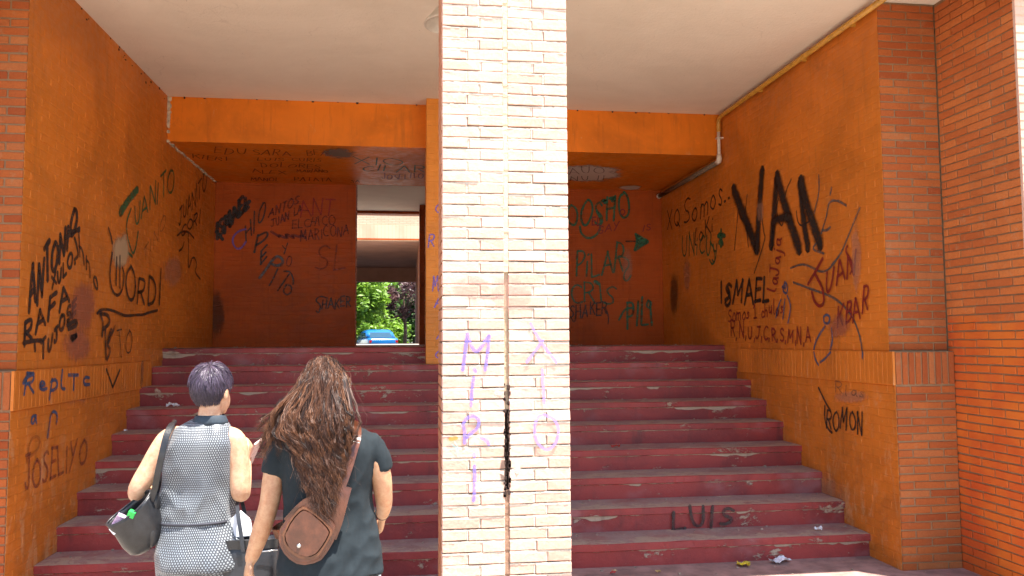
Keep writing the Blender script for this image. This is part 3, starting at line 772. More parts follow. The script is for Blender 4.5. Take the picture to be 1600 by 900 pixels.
# back wall, left
word('BL', 'ISMAEL', (338, 376), (388, 322), 22, 5, BK); graffiti('BL', [[(372, 340), (390, 314)], [(338, 362), (348, 374)]], 5, BK)
word('BL', 'HIO', (384, 378), (414, 340), 27, 2.4, BK2); graffiti('BL', [[(384, 358), (370, 362), (362, 375), (368, 389), (378, 388), (384, 378)]], 3, DP)
word('BL', 'P', (394, 394), (412, 386), 30, 3, BK, upv=(.25, -1)); word('BL', 'E', (408, 411), (418, 400), 20, 2.6, BK)
graffiti('BL', [[(406, 434), (418, 418), (430, 400), (440, 402), (443, 412), (432, 416), (424, 412)]], 5, GB)
graffiti('BL', [[(434, 420), (428, 434), (421, 446)], [(444, 424), (454, 424), (459, 438), (458, 444)], [(452, 428), (434, 454)], [(447, 446), (442, 455), (448, 462), (456, 456), (455, 446), (447, 445)]], 2.6, BK2)
word('BL', 'Y', (442, 396), (450, 392), 12, 2, BK2); word('BL', 'O', (447, 418), (456, 414), 16, 1.8, DR)
word('BL', 'ANTOS', (420, 340), (466, 318), 12, 2.2, DR, upv=(.1, -1)); word('BL', 'JUAN LA', (424, 356), (472, 330), 12, 2, DR)
word('BL', 'ELCHICO', (456, 356), (524, 352), 14, 1.8, DR); word('BL', 'MARICONA', (470, 376), (545, 366), 16, 1.8, DR)
graffiti('BL', [[(424, 362), (440, 372), (432, 366), (452, 374), (444, 364), (462, 374), (454, 366), (474, 372), (468, 366), (478, 372)]], 4, DR)
word('BL', 'ANT', (468, 340), (522, 336), 24, 2.2, spray_mat('fresh_red', (.34, .012, .008), .4, .8)); word('BL', 'SL', (492, 426), (540, 420), 36, 3, spray_mat('faded_red', (.2, .012, .008), .6, .55, .5))
word('BL', 'HAKER', (503, 484), (548, 478), 16, 2, BK2); graffiti('BL', [[(512, 466), (500, 462), (492, 470), (502, 476), (498, 490), (494, 486)]], 2.2, BK2)
smear('BL', (338, 492), 18, 55, SM_K)
# soffit
for t, a, b, h in (('EDU', (336, 239), (384, 241), 8), ('SARA', (397, 241), (454, 243), 8), ('BEA', (480, 242), (512, 243), 7), ('N', (516, 243), (530, 243), 6), ('KIERI', (301, 247), (355, 251), 6),
                   ('LUIS', (402, 250), (444, 251), 4), ('CURIS', (456, 251), (502, 252), 5), ('DOLORES', (408, 260), (500, 262), 6), ('ALEX', (393, 269), (446, 271), 5), ('MARIANO', (464, 268), (512, 269), 4),
                   ('MANOL', (392, 281), (436, 282), 5), ('PATATA', (460, 281), (518, 283), 5), ('SA', (548, 284), (562, 284), 4)):
    word('SO', t, a, b, h, 2.0, DR)
smear('SO', (530, 238), 38, 12, SM_G, 4)
word('SO', 'XIO', (552, 255), (632, 258), 12, 2.6, GN); word('SO', 'CILAR', (566, 266), (663, 268), 9, 2.8, GN); word('SO', 'JOSELITO', (596, 279), (662, 278), 8, 1.8, RD)
smear('SO', (918, 269), 75, 19, SM_C); smear('SO', (984, 292), 26, 5, SM_C)
word('SO', 'AUO', (889, 272), (945, 270), 10, 1.8, DR); word('SO', 'NU II', (892, 281), (944, 279), 7, 1.5, BK2)
# back wall, right
word('BR', 'OOSHO', (884, 353), (984, 346), 36, 3.2, GN); graffiti('BR', [[(932, 330), (940, 345), (935, 366), (920, 374), (908, 366), (906, 354)], [(943, 313), (947, 315)], [(954, 311), (960, 311)]], 3.4, GN)
graffiti('BR', [[(941, 314), (947, 313), (945, 317)], [(953, 310), (961, 309), (957, 314)]], 5, GN)
word('BR', 'EL', (924, 353), (940, 352), 13, 1.6, RD); word('BR', 'GAY', (934, 366), (966, 358), 12, 1.6, RD); word('BR', 'IS', (1005, 362), (1016, 360), 9, 1.4, RD); word('BR', 'O', (968, 336), (976, 336), 9, 1.5, RD)
graffiti('BR', [[(978, 377), (996, 377)]], 2, BK); graffiti('BR', [[(993, 366), (1012, 377)], [(992, 391), (1012, 378)], [(994, 368), (996, 378), (992, 390)]], 4, GN)
graffiti('BR', [[(997, 372), (1006, 377), (997, 384)], [(998, 377), (1010, 377)]], 7, GN)
word('BR', 'PiLAR', (899, 432), (975, 424), 40, 2.8, GN); graffiti('BR', [[(968, 400), (982, 405), (983, 416), (976, 424), (974, 436), (980, 440), (986, 430)]], 2.6, GN)
word('BR', 'CRIS', (890, 472), (962, 474), 30, 2.5, GN); graffiti('BR', [[(930, 440), (935, 443)]], 6, GN)
word('BR', 'SHAKER', (890, 497), (948, 490), 20, 2.2, BK2); graffiti('BR', [[(892, 496), (898, 506), (900, 488)], [(946, 480), (951, 495), (950, 506)]], 2, BK2)
word('BR', 'PILI', (978, 512), (1020, 508), 38, 3.2, GN); graffiti('BR', [[(967, 500), (976, 482), (990, 481)], [(1012, 470), (1018, 472), (1015, 482), (1009, 478), (1013, 469)]], 3, GN)
smear('BR', (980, 415), 12, 40, SM_S)
# right wall
word('WR', 'XQ', (1043, 357), (1062, 352), 28, 2, BK); word('WR', 'Somos', (1068, 354), (1130, 322), 36, 2.2, BK, 46); graffiti('WR', [[(1132, 315), (1134, 314)], [(1138, 310), (1140, 309)]], 3, BK)
word('WR', 'loKi', (1086, 382), (1114, 362), 26, 2.2, BK); word('WR', 'UNiCUy', (1066, 402), (1120, 398), 32, 2.3, GN); graffiti('WR', [[(1110, 378), (1117, 390), (1118, 408), (1113, 414), (1109, 406)]], 2.6, GN)
graffiti('WR', [[(1127, 359), (1127, 385)], [(1122, 369), (1133, 368)], [(1124, 380), (1130, 366)], [(1130, 381), (1124, 366)]], 5, GN)
graffiti('WR', [[(1147, 297), (1160, 330), (1174, 366), (1183, 388)]], 18, BS); graffiti('WR', [[(1183, 388), (1185, 352), (1188, 310), (1191, 268)]], 15.5, BS)
graffiti('WR', [[(1214, 279), (1211, 320), (1206, 383)]], 15, BS); graffiti('WR', [[(1215, 276), (1224, 312), (1236, 350), (1249, 388)]], 18, BS); graffiti('WR', [[(1208, 348), (1218, 341), (1234, 339)]], 12, BS)
graffiti('WR', [[(1251, 284), (1254, 325), (1258, 358), (1263, 386)]], 14.5, BS); graffiti('WR', [[(1252, 284), (1260, 318), (1271, 350), (1282, 381)]], 18, BS)
graffiti('WR', [[(1154, 326), (1151, 360), (1148, 391)], [(1168, 304), (1165, 332), (1160, 346), (1155, 332)], [(1166, 350), (1170, 386)], [(1190, 330), (1194, 365), (1197, 370), (1188, 400), (1179, 427)],
     [(1237, 280), (1229, 297), (1226, 315)], [(1207, 345), (1207, 392)], [(1217, 310), (1213, 330), (1222, 358), (1226, 338)], [(1245, 330), (1247, 348), (1254, 354), (1266, 345)]], 1.9, BK)
graffiti('WR', [[(1280, 274), (1281, 300), (1273, 332)], [(1300, 293), (1298, 304)], [(1323, 321), (1310, 313), (1296, 314), (1293, 335), (1288, 352), (1284, 365)], [(1285, 360), (1293, 360), (1298, 355)], [(1276, 380), (1269, 390), (1288, 396)]], 3, GB)
graffiti('WR', [[(1344, 325), (1336, 345), (1325, 372), (1314, 398), (1300, 414)], [(1236, 419), (1248, 414), (1258, 413), (1270, 418), (1284, 426), (1298, 420), (1312, 400)]], 2.8, GB)
graffiti('WR', [[(1240, 441), (1256, 447), (1272, 453), (1298, 462), (1316, 474), (1334, 496), (1345, 526), (1348, 549)]], 3, GB)
graffiti('WR', [[(1290, 510), (1280, 524), (1274, 538), (1272, 549)], [(1300, 512), (1302, 530), (1298, 548)], [(1288, 495), (1288, 505), (1296, 506), (1298, 495), (1292, 491), (1288, 495)]], 3, BU)
graffiti('WRb', [[(1272, 550), (1274, 562), (1279, 570)], [(1298, 550), (1290, 560), (1282, 566)], [(1348, 550), (1348, 560)]], 3, BU)
word('WR', 'ISMAEL', (1127, 475), (1202, 470), 32, 4.2, BK); graffiti('WR', [[(1134, 470), (1142, 462), (1138, 450)]], 5, BK)
word('WR', 'Somos 1 chulos', (1138, 503), (1224, 490), 21, 1.9, RD); word('WR', 'R,N,U,J,C,R,S,M,N,A', (1143, 527), (1268, 536), 22, 2.1, RD)
word('WR', 'UAN', (1291, 463), (1338, 425), 36, 3.2, RD, 36); graffiti('WR', [[(1287, 404), (1276, 424), (1264, 444)], [(1275, 428), (1287, 450), (1290, 472), (1283, 480), (1274, 472), (1270, 456)]], 3.8, RD)
graffiti('WR', [[(1326, 384), (1322, 392), (1330, 404), (1336, 416), (1330, 428)]], 2.6, RD)
word('WR', 'laJaja', (1214, 456), (1224, 372), 13, 2.2, RD, upv=(-1, -.1))
word('WR', 'KBAR', (1311, 515), (1358, 488), 30, 2.8, RD, 36)
graffiti('WR', [[(1228, 440), (1224, 455), (1232, 460), (1232, 444), (1226, 440), (1230, 452), (1224, 448)], [(1222, 468), (1218, 478), (1214, 496)], [(1232, 462), (1238, 478), (1233, 504)], [(1228, 468), (1225, 498)]], 2.8, BU)
smear('WR', (1314, 510), 24, 28, SM_P); smear('WR', (1190, 330), 8, 26, SM_S); smear('WR', (1075, 430), 8, 40, SM_S); smear('WR', (1054, 460), 10, 48, SM_K); smear('WR', (1340, 400), 12, 80, SM_S)
word('WR', 'ROMON', (1293, 671), (1350, 678), 30, 2.4, BK); graffiti('WR', [[(1281, 606), (1290, 625), (1300, 643)], [(1291, 634), (1290, 655), (1296, 671), (1302, 676)]], 2.6, BK)
word('WR', 'Rlas', (1306, 614), (1352, 622), 16, 1.6, GR); smear('WR', (1335, 620), 40, 14, SM_S); smear('WR', (1290, 780), 50, 60, SM_S)
# column, pillar and step
for c, x, y, h in (('C', 681, 332, 16), ('R', 670, 388, 22), ('I', 683, 420, 16), ('M', 676, 454, 24), ('A', 679, 480, 14), ('I', 682, 488, 6), ('I', 684, 530, 10), ('I', 683, 545, 5), ('C', 681, 560, 10)):
    word('CO', c, (x, y), (x+9, y-1), h, 2.6, PU)
graffiti('PI', [[(723, 578), (727, 548), (730, 522)], [(730, 522), (738, 545), (746, 551), (756, 536), (764, 525)], [(764, 525), (762, 552), (758, 578)]], 6, PU, base=.006)
for st in ([(741, 577), (743, 581)], [(740, 590), (737, 612), (736, 634)], [(726, 692), (726, 670), (722, 664), (730, 652), (740, 649), (749, 656), (747, 668), (736, 677), (728, 684)], [(752, 684), (760, 688), (764, 694)], [(740, 710), (741, 713)], [(741, 728), (742, 755), (740, 782)]):
    graffiti('PI', [st], 5.6, PU, base=.006)
graffiti('PI', [[(829, 506), (836, 520), (846, 536), (858, 552), (869, 566)], [(848, 532), (836, 548), (823, 566)]], 5, PUF, base=.006)
graffiti('PI', [[(847, 578), (848, 600), (850, 630)]], 5, PUF, base=.006); graffiti('PI', [[(852, 648), (840, 650), (834, 668), (838, 692), (854, 705), (868, 694), (874, 672), (866, 654), (850, 648)]], 5, PUF, base=.006)
graffiti('PI', [[(710, 690), (716, 698), (712, 708)], [(706, 694), (716, 702)]], 3, spray_mat('teal_spray', (.25, .5, .5), .7, .6, .6), base=.006)
graffiti('PI', [[(704, 686), (712, 684)]], 8, spray_mat('orange_dab', (.62, .26, .03), .6, .9), base=.006)
smear('PI', (800, 460), 55, 42, SM_R); smear('PI', (735, 450), 45, 30, SM_R); smear('PI', (786, 735), 9, 34, SM_K)
word('S7', 'LUIS', (1050, 826), (1145, 818), 32, 4.6, BK2, 26)

# ------------------------------------------------------------------ pipe on the right wall
def tube(pts, rad, seg=10, closed_caps=True):
    """swept tube; rad: number or list"""
    pts = [Vector(p) for p in pts]; n = len(pts)
    if isinstance(rad, (int, float)): rad = [rad]*n
    V, Fc = [], []
    t = (pts[1]-pts[0]).normalized(); a = t.orthogonal().normalized()
    for i in range(n):
        t = (pts[min(i+1, n-1)]-pts[max(i-1, 0)]).normalized()
        a = (a - t*a.dot(t)).normalized(); b = t.cross(a)
        for k in range(seg):
            V.append(pts[i] + (a*cos(2*pi*k/seg)+b*sin(2*pi*k/seg))*rad[i])
    for i in range(n-1):
        for k in range(seg):
            l = (k+1) % seg; Fc.append((i*seg+k, i*seg+l, (i+1)*seg+l, (i+1)*seg+k))
    if closed_caps: Fc += [tuple(range(seg-1, -1, -1)), tuple((n-1)*seg+k for k in range(seg))]
    return V, Fc
def mesh_of(name, parts, mat, parent=None, smooth=True, local=False):
    V, Fc = [], []
    for v, f in parts:
        o = len(V); V += v; Fc += [tuple(i+o for i in q) for q in f]
    off = Vector((0, 0, 0)) if (local or parent is None) else parent.location
    me = bpy.data.meshes.new(name); me.from_pydata([tuple(Vector(v)-off) for v in V], [], Fc)
    if smooth: me.polygons.foreach_set('use_smooth', [True]*len(me.polygons))
    me.update(); return link(name, me, parent, mat)
pp = empty('wall_pipe', (XR-.05, YB-.05, ZC-.1), 'ochre painted pipe along the top of the right wall, bending down by the beam', 'pipe')
xq = XR-.042
mesh_of('pipe_run', [tube([(xq, 5.2, ZC-.055), (xq, YB-.14, ZC-.055), (xq, YB-.08, ZC-.075), (xq, YB-.06, ZC-.13), (xq, YB-.06, ZC-.22)], .024, 12)], M['pipe_y'], pp)
mesh_of('pipe_drop', [tube([(xq, YB-.06, ZC-.2), (xq, YB-.06, ZS-.02)], .019, 12)], M['pipe_w'], pp)
mesh_of('elbow', [tube([(xq, YB-.06, ZS-.0), (xq, YB-.06, ZS-.05), (xq, YB-.045, ZS-.075), (xq, YB+.0, ZS-.08)], [.028, .030, .032, .030], 12)], M['pipe_w'], pp)
mesh_of('pipe_return', [tube([(xq, YB+.0, ZS-.08), (xq, YK-.03, ZS-.08)], .03, 12)], M['pipe_d'], pp)
mesh_of('end_cap', [tube([(xq, YK-.05, ZS-.08), (xq, YK-.01, ZS-.08)], .036, 12)], M['pipe_w'], pp)
for y_ in (YB-.065,):
    m = MB(); m.box(xq-.03, XR+.002, y_-.03, y_+.03, ZC-.30, ZC-.285); m.build('clip', M['pipe_w'], pp)
for y_ in (5.9, 6.7, 7.6):
    m = MB(); m.box(xq-.004, XR+.002, y_-.012, y_+.012, ZC-.085, ZC-.025); m.build('clip', M['pipe_y'], pp)
# ------------------------------------------------------------------ ceiling lamp behind the pillar
lc = on_y(706, 40, 5.6)
lamp = empty('ceiling_lamp', lc, 'cream cone shaped ceiling lamp half hidden behind the pillar top', 'lamp')
def lathe(prof, c, seg=32):
    V, Fc = [], []
    for r, z in prof:
        for k in range(seg): V.append(Vector(c)+Vector((r*cos(2*pi*k/seg), r*sin(2*pi*k/seg), z)))
    for i in range(len(prof)-1):
        for k in range(seg):
            l = (k+1) % seg; Fc.append((i*seg+k, i*seg+l, (i+1)*seg+l, (i+1)*seg+k))
    return V, Fc
mesh_of('lamp_shade', [lathe([(.196, 0), (.2, .004), (.19, .02), (.05, .2), (.03, .24), (.028, .238), (.045, .19), (.182, .018), (.188, 0), (.196, 0)], lc)], M['lamp'], lamp)
mesh_of('bulb', [lathe([(.0, .03), (.03, .035), (.05, .07), (.045, .11), (.025, .15), (.02, .2)], lc, 20)], M['bulb'], lamp)
mesh_of('stem', [tube([lc+Vector((0, 0, .2)), Vector((lc.x, lc.y, ZC+.005))], .014, 10)], M['lamp'], lamp)
mesh_of('ceiling_rose', [lathe([(.0, 0), (.05, 0), (.055, .03), (.0, .031)], (lc.x, lc.y, ZC-.03), 20)], M['lamp'], lamp)

# ------------------------------------------------------------------ building across the courtyard
YO = 28.
ob = empty('far_building', (-3, YO, LAND), 'sunlit brick building across the courtyard with a dark passage through it', 'building')
zl = on_y(600, 375, YO).z; zsol = on_y(600, 352, YO).z; xo_ = on_y(655, 450, YO).x
m = MB(); m.box(-16, 16, YO, 40.5, zsol, 15); m.build('upper_wall', M['facade_pale'], ob)
def sold_mat():
    m, nt, b = mat_new('pale_soldier_course')
    p = pos(nt); s = N(nt, 'ShaderNodeSeparateXYZ'); L(nt, p, s.inputs[0])
    fr = math2(nt, 'FRACT', math2(nt, 'MULTIPLY', s.outputs[0], 8))
    c = mix(nt, ramp(nt, fr, .08, .12), (.5, .38, .27), (.60, .47, .35))
    L(nt, mix(nt, ramp(nt, nz(nt, pos(nt, (1, 1, .3)), 1.6, 4), .4, .7, 0, .6), c, (.42, .3, .2)), b.inputs['Base Color']); b.inputs['Roughness'].default_value = .9
    return m
m = MB(); m.box(-16, 16, YO-.03, YO+.3, zl, zsol-.003); m.build('lintel_course', sold_mat(), ob)
m = MB(); m.box(-16, 16, YO-.04, YO-.031, zl-.0, zl+.05); m.build('lintel_edge', M['backwall'], ob)
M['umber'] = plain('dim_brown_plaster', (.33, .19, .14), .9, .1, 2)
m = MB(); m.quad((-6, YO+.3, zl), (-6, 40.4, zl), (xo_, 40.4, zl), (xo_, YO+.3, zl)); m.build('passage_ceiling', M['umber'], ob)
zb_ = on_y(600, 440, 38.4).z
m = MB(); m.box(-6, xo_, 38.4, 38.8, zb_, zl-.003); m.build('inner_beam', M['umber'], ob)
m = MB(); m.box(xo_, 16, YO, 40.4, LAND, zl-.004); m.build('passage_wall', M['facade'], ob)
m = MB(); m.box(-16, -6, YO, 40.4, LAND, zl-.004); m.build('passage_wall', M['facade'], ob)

# ------------------------------------------------------------------ trees behind
def leaf_mat(name, c1, c2, tr=.35):
    m, nt, b = mat_new(name)
    a = N(nt, 'ShaderNodeAttribute', attribute_name='rnd')
    c = mix(nt, a.outputs['Fac'], c1, c2)
    L(nt, c, b.inputs['Base Color']); b.inputs['Roughness'].default_value = .5
    t = N(nt, 'ShaderNodeBsdfTranslucent'); L(nt, c, t.inputs[0]); mx = N(nt, 'ShaderNodeMixShader'); mx.inputs[0].default_value = tr
    L(nt, b.outputs[0], mx.inputs[1]); L(nt, t.outputs[0], mx.inputs[2]); L(nt, mx.outputs[0], nt.nodes['Material Output'].inputs[0]); return m
LG = leaf_mat('bright_green_leaves', (.08, .19, .012), (.27, .45, .03)); LD = leaf_mat('dark_green_leaves', (.03, .075, .012), (.07, .15, .02)); LP = leaf_mat('plum_leaves', (.05, .02, .022), (.14, .06, .055))
BARK = plain('bark', (.12, .08, .055), .9, .3, 10)
def tree(loc, h, rx, rz, zc, mat, label, n=50, per=70, leaf=.16, seed=0, group='trees behind the far passage'):
    rnd = random.Random(seed)
    t = empty('tree', loc, label, 'tree', group); L0 = Vector(loc)
    tips = []; parts = [tube([L0, L0+Vector((.05, 0, h*.3)), L0+Vector((-.05, .05, zc-.2)), L0+Vector((0, 0, zc+rz*.5))], [.14, .11, .08, .03], 8)]
    C = L0+Vector((0, 0, zc)); m = MB()
    for i in range(n):
        d = Vector((rnd.gauss(0, 1), rnd.gauss(0, 1), rnd.gauss(0, 1))).normalized(); k = rnd.uniform(.35, 1)**.6
        c = C+Vector((d.x*rx*k, d.y*rx*k, d.z*rz*k))
        if i % 6 == 0: parts.append(tube([C-Vector((0, 0, rz*.5)), (C+c)/2-Vector((0, 0, .1)), c], [.06, .04, .012], 5))
        cr = rnd.uniform(.3, .62)*min(rx, rz)*.55; tone = rnd.random()
        for j in range(per):
            e = Vector((rnd.gauss(0, .5), rnd.gauss(0, .5), rnd.gauss(0, .38)))*cr
            p = c+e; a = Vector((rnd.gauss(0, 1), rnd.gauss(0, 1), rnd.gauss(0, .6))).normalized(); b = a.orthogonal().normalized()
            b = (b+a.cross(b)*rnd.uniform(-1, 1)).normalized(); s = leaf*rnd.uniform(.6, 1.3)
            m.quad(p-a*s, p+b*s*.35, p+a*s, p-b*s*.35, r=min(1, max(0, tone*.6+rnd.random()*.4)))
    mesh_of('trunk', parts, BARK, t); o = m.build('crown', mat, t); return t
zs_ = LAND-.66
tree((-3.6, 50, zs_), 6, 2.3, 2.0, 3.6, LG, 'bright green leafy tree behind the blue car', 110, 110, .17, 1)
tree((-.1, 52.5, zs_), 5, 1.7, 1.5, 3.4, LP, 'purple leaved plum tree beside the bright green tree', 46, 70, .14, 2)
tree((-4.6, 60, zs_), 7, 3.2, 2.6, 3.2, LG, 'wide green tree behind the bright green one', 110, 100, .24, 3)
tree((.6, 63, zs_), 7, 3.0, 2.4, 3.0, LD, 'darker green tree behind the plum tree', 100, 100, .24, 4)
tree((-8.2, 66, zs_), 8, 3.4, 3.4, 3.4, LD, 'dark green tree at the left, farthest back', 90, 100, .26, 6)
tree((-2.2, 72, zs_), 9, 4.2, 3.8, 3.6, LG, 'tall green tree farthest back in the middle', 110, 100, .28, 7)
tree((-1.6, 57, zs_), 2.6, 1.9, 1.1, 1.4, LG, 'low green bush between the car and the plum tree', 60, 90, .16, 5)

# ------------------------------------------------------------------ parked car
CP = plain('blue_car_paint', (.008, .13, .40), .22, .03, 3, bmp=0, coat=1.0); GL = plain('car_glass', (.02, .06, .10), .06, .05, 3, bmp=0, spec=.9)
RL = plain('tail_lamp_red', (.4, .01, .012), .2, .1, 20, bmp=0); BLK = plain('black_rubber', (.02, .02, .02), .7, .2); CHR = plain('wheel_alloy', (.5, .5, .5), .3, .1, 10, metal=.9)
cloc = on_y(587, 530, 47.); cloc.z = zs_
car = empty('parked_car', cloc, 'blue saloon car parked in the street, seen through the passage', 'car'); car.rotation_euler.z = radians(14)
def ring_loft(rings, caps=True):
    V, Fc = [], []; n = len(rings[0])
    for r in rings: V += [Vector(p) for p in r]
    for i in range(len(rings)-1):
        for k in range(n): l = (k+1) % n; Fc.append((i*n+k, i*n+l, (i+1)*n+l, (i+1)*n+k))
    if caps: Fc += [tuple(range(n-1, -1, -1)), tuple((len(rings)-1)*n+k for k in range(n))]
    return V, Fc
def rrect(y, w, z0, z1, r=.12, n=4):
    pts = []
    for cx, cz, a0 in ((w-r, z1-r, 0), (-w+r, z1-r, 90), (-w+r, z0+r, 180), (w-r, z0+r, 270)):
        for i in range(n+1): a = radians(a0+90*i/n); pts.append((cx+r*cos(a), y, cz+r*sin(a)))
    return pts
mesh_of('body', [ring_loft([rrect(y, w_, a, b) for y, w_, a, b in ((-2.15, .70, .42, .80), (-2.1, .80, .32, .92), (-1.9, .85, .25, .97), (-1.0, .87, .22, .98), (.6, .87, .22, .97), (1.2, .86, .22, .92), (1.9, .82, .25, .80), (2.12, .70, .35, .68))])], CP, car, local=True)
mesh_of('roof', [ring_loft([[(x*w_, y0+(y1-y0)*s, z) for x, s in ((-1, .04), (-1, .5), (-1, .96), (-.8, 1), (.8, 1), (1, .96), (1, .5), (1, .04), (.8, 0), (-.8, 0))] for w_, y0, y1, z in ((.85, -1.55, 1.15, .93), (.76, -1.08, .5, 1.28), (.66, -.85, .25, 1.41), (.5, -.7, .1, 1.45))])], CP, car, local=True)
def pane(a, b, c, d, name='window', off=(0, 0, 0), mat=GL):
    m = MB(); o = Vector(off); m.quad(*[Vector(p)+o for p in (a, b, c, d)]); return m.build(name, mat, car, loc=(0, 0, 0))
pane((-.64, -1.52, .98), (.64, -1.52, .98), (.56, -1.13, 1.27), (-.56, -1.13, 1.27), off=(0, -.012, .01))
pane((.64, 1.08, .98), (-.64, 1.08, .98), (-.56, .57, 1.26), (.56, .57, 1.26), off=(0, .012, .01))
for s in (-1, 1):
    for y0, y1, t0, t1 in ((-1.3, -.3, -.98, -.28), (-.22, .95, -.2, .45)):
        pane((s*.835, y0, .97), (s*.835, y1, .97), (s*.765, t1, 1.26), (s*.765, t0, 1.26), off=(s*.012, 0, .004))
    m = MB(); m.box(*sorted((s*.66, s*.80)), -2.15, -2.06, .70, .84); m.build('tail_lamp', RL, car, loc=(0, 0, 0))
    for y in (-1.35, 1.35):
        def disc(r, x0, x1): return ring_loft([[(x, y+r*cos(2*pi*k/20), .31+r*sin(2*pi*k/20)) for k in range(20)] for x in (x0, x1)])
        wh = mesh_of('wheel', [disc(.31, s*.70, s*.885)], BLK, car, local=True); mesh_of('rim', [disc(.2, s*.88, s*.892)], CHR, wh, local=True)
m = MB(); m.box(-.24, .24, -2.175, -2.15, .55, .65); m.build('number_plate', plain('plate_white', (.7, .7, .68), .5, .05), car, loc=(0, 0, 0))
m = MB(); m.box(-.8, .8, -2.19, -2.1, .34, .50); m.build('bumper', BLK, car, loc=(0, 0, 0))

# ------------------------------------------------------------------ people
def voxel_union(name, parts, voxel, mat, parent, smooth=4, disp=None, sfac=.5):
    V, Fc = [], []
    for v, f in parts:
        o = len(V); V += [tuple(p) for p in v]; Fc += [tuple(i+o for i in q) for q in f]
    me = bpy.data.meshes.new(name+'_src'); me.from_pydata(V, [], Fc); me.update()
    bm = bmesh.new(); bm.from_mesh(me); bmesh.ops.recalc_face_normals(bm, faces=bm.faces); bm.to_mesh(me); bm.free()
    ob_ = bpy.data.objects.new(name+'_src', me); COL.objects.link(ob_)
    md = ob_.modifiers.new('r', 'REMESH'); md.mode = 'VOXEL'; md.voxel_size = voxel
    if smooth: ms = ob_.modifiers.new('s', 'SMOOTH'); ms.iterations = smooth; ms.factor = sfac
    dg = bpy.context.evaluated_depsgraph_get(); ev = ob_.evaluated_get(dg)
    out = bpy.data.meshes.new_from_object(ev)
    bpy.data.objects.remove(ob_); bpy.data.meshes.remove(me)
    if disp:
        nn = [v.normal.copy() for v in out.vertices]
        for v, q in zip(out.vertices, nn): v.co += q*disp(v.co, q)
    out.polygons.foreach_set('use_smooth', [True]*len(out.polygons)); out.update(); out.name = name
    return link(name, out, parent, mat)
def ellipsoid(c, r, rz=0, seg=20, rings=12):
    V, Fc = [], []; c = Vector(c); q = Matrix.Rotation(rz, 3, 'Z')
    for i in range(rings+1):
        t = pi*i/rings
        for k in range(seg):
            a = 2*pi*k/seg; V.append(c+q@Vector((r[0]*sin(t)*cos(a), r[1]*sin(t)*sin(a), r[2]*cos(t))))
    for i in range(rings):
        for k in range(seg): l = (k+1) % seg; Fc.append((i*seg+k, (i+1)*seg+k, (i+1)*seg+l, i*seg+l))
    bm = bmesh.new(); vs = [bm.verts.new(v) for v in V]; bm.verts.ensure_lookup_table()
    for f in Fc:
        try: bm.faces.new([vs[i] for i in f])
        except ValueError: pass
    bmesh.ops.remove_doubles(bm, verts=bm.verts, dist=1e-5)
    bm.verts.index_update(); V = [v.co.copy() for v in bm.verts]; Fc = [tuple(v.index for v in f.verts) for f in bm.faces]; bm.free()
    return V, Fc
def limb(pts, rads, seg=14):
    """tapered limb with rounded ends; interpolates between joints"""
    P, R = [], []
    pts = [Vector(p) for p in pts]
    n = len(pts)
    for i in range(n-1):
        p0, p1, p2, p3 = pts[max(i-1, 0)], pts[i], pts[i+1], pts[min(i+2, n-1)]
        for k in range(6):
            t = k/6
            P.append(.5*((2*p1)+(p2-p0)*t+(2*p0-5*p1+4*p2-p3)*t*t+(3*p1-p0-3*p2+p3)*t**3)); R.append(rads[i]+(rads[i+1]-rads[i])*t)
    P.append(pts[-1]); R.append(rads[-1])
    d0 = (P[0]-P[1]).normalized(); d1 = (P[-1]-P[-2]).normalized()
    P = [P[0]+d0*R[0]*.95, P[0]+d0*R[0]*.6] + P + [P[-1]+d1*R[-1]*.6, P[-1]+d1*R[-1]*.95]; R = [R[0]*.25, R[0]*.8] + R + [R[-1]*.8, R[-1]*.25]
    return tube(P, R, seg)
def oval_loft(rings, ex=2.4, seg=36):
    """rings: (cx, cy, z, rx, ry)"""
    out = []
    for cx, cy, z, rx, ry in rings:
        r = []
        for k in range(seg):
            a = 2*pi*k/seg; c, s = cos(a), sin(a)
            r.append((cx+rx*math.copysign(abs(c)**(2/ex), c), cy+ry*math.copysign(abs(s)**(2/ex), s), z))
        out.append(r)
    return ring_loft(out)
def dense(rings, k=4):
    out = []
    for i in range(len(rings)-1):
        a, b = rings[i], rings[i+1]; p, q = rings[max(i-1, 0)], rings[min(i+2, len(rings)-1)]
        for j in range(k):
            t = j/k
            out.append(tuple(.5*((2*a[d])+(b[d]-p[d])*t+(2*p[d]-5*a[d]+4*b[d]-q[d])*t*t+(3*a[d]-p[d]-3*b[d]+q[d])*t**3) if d != 2 else a[d]+(b[d]-a[d])*t for d in range(5)))
    return out+[rings[-1]]
def hand(wrist, d, palm_n, side, curl=.5, size=1.):
    """five fingers: d runs from the wrist to the fingertips, palm_n is the palm's normal, thumb on side*cross"""
    d = Vector(d).normalized(); n = Vector(palm_n); n = (n-d*n.dot(d)).normalized(); s = d.cross(n)*side; w = Vector(wrist); out = []
    for k in (-1.5, -.5, .5, 1.5):
        out.append(limb([w+s*k*.008*size, w+d*.045*size+s*k*.017*size, w+d*.082*size+s*k*.019*size], [.017*size, .0145*size, .0115*size], 10))
    for k, ln in ((-1.5, .056), (-.5, .070), (.5, .076), (1.5, .070)):
        p = w+d*.082*size+s*k*.0195*size; P = [p]; a = 0
        for j, f in enumerate((.45, .32, .25)):
            a += curl*(.5, .8, .6)[j]
            p = p+(d*cos(a)+n*sin(a))*ln*f*size; P.append(p)
        out.append(limb(P, [.0098*size, .009*size, .0082*size, .007*size], 10))
    t0 = w+d*.02*size+s*.022*size
    out.append(limb([t0, t0+(d*.6+s*.7+n*.25).normalized()*.038*size, t0+(d*.75+s*.5+n*.4).normalized()*.072*size], [.014*size, .011*size, .0085*size], 10))
    return out
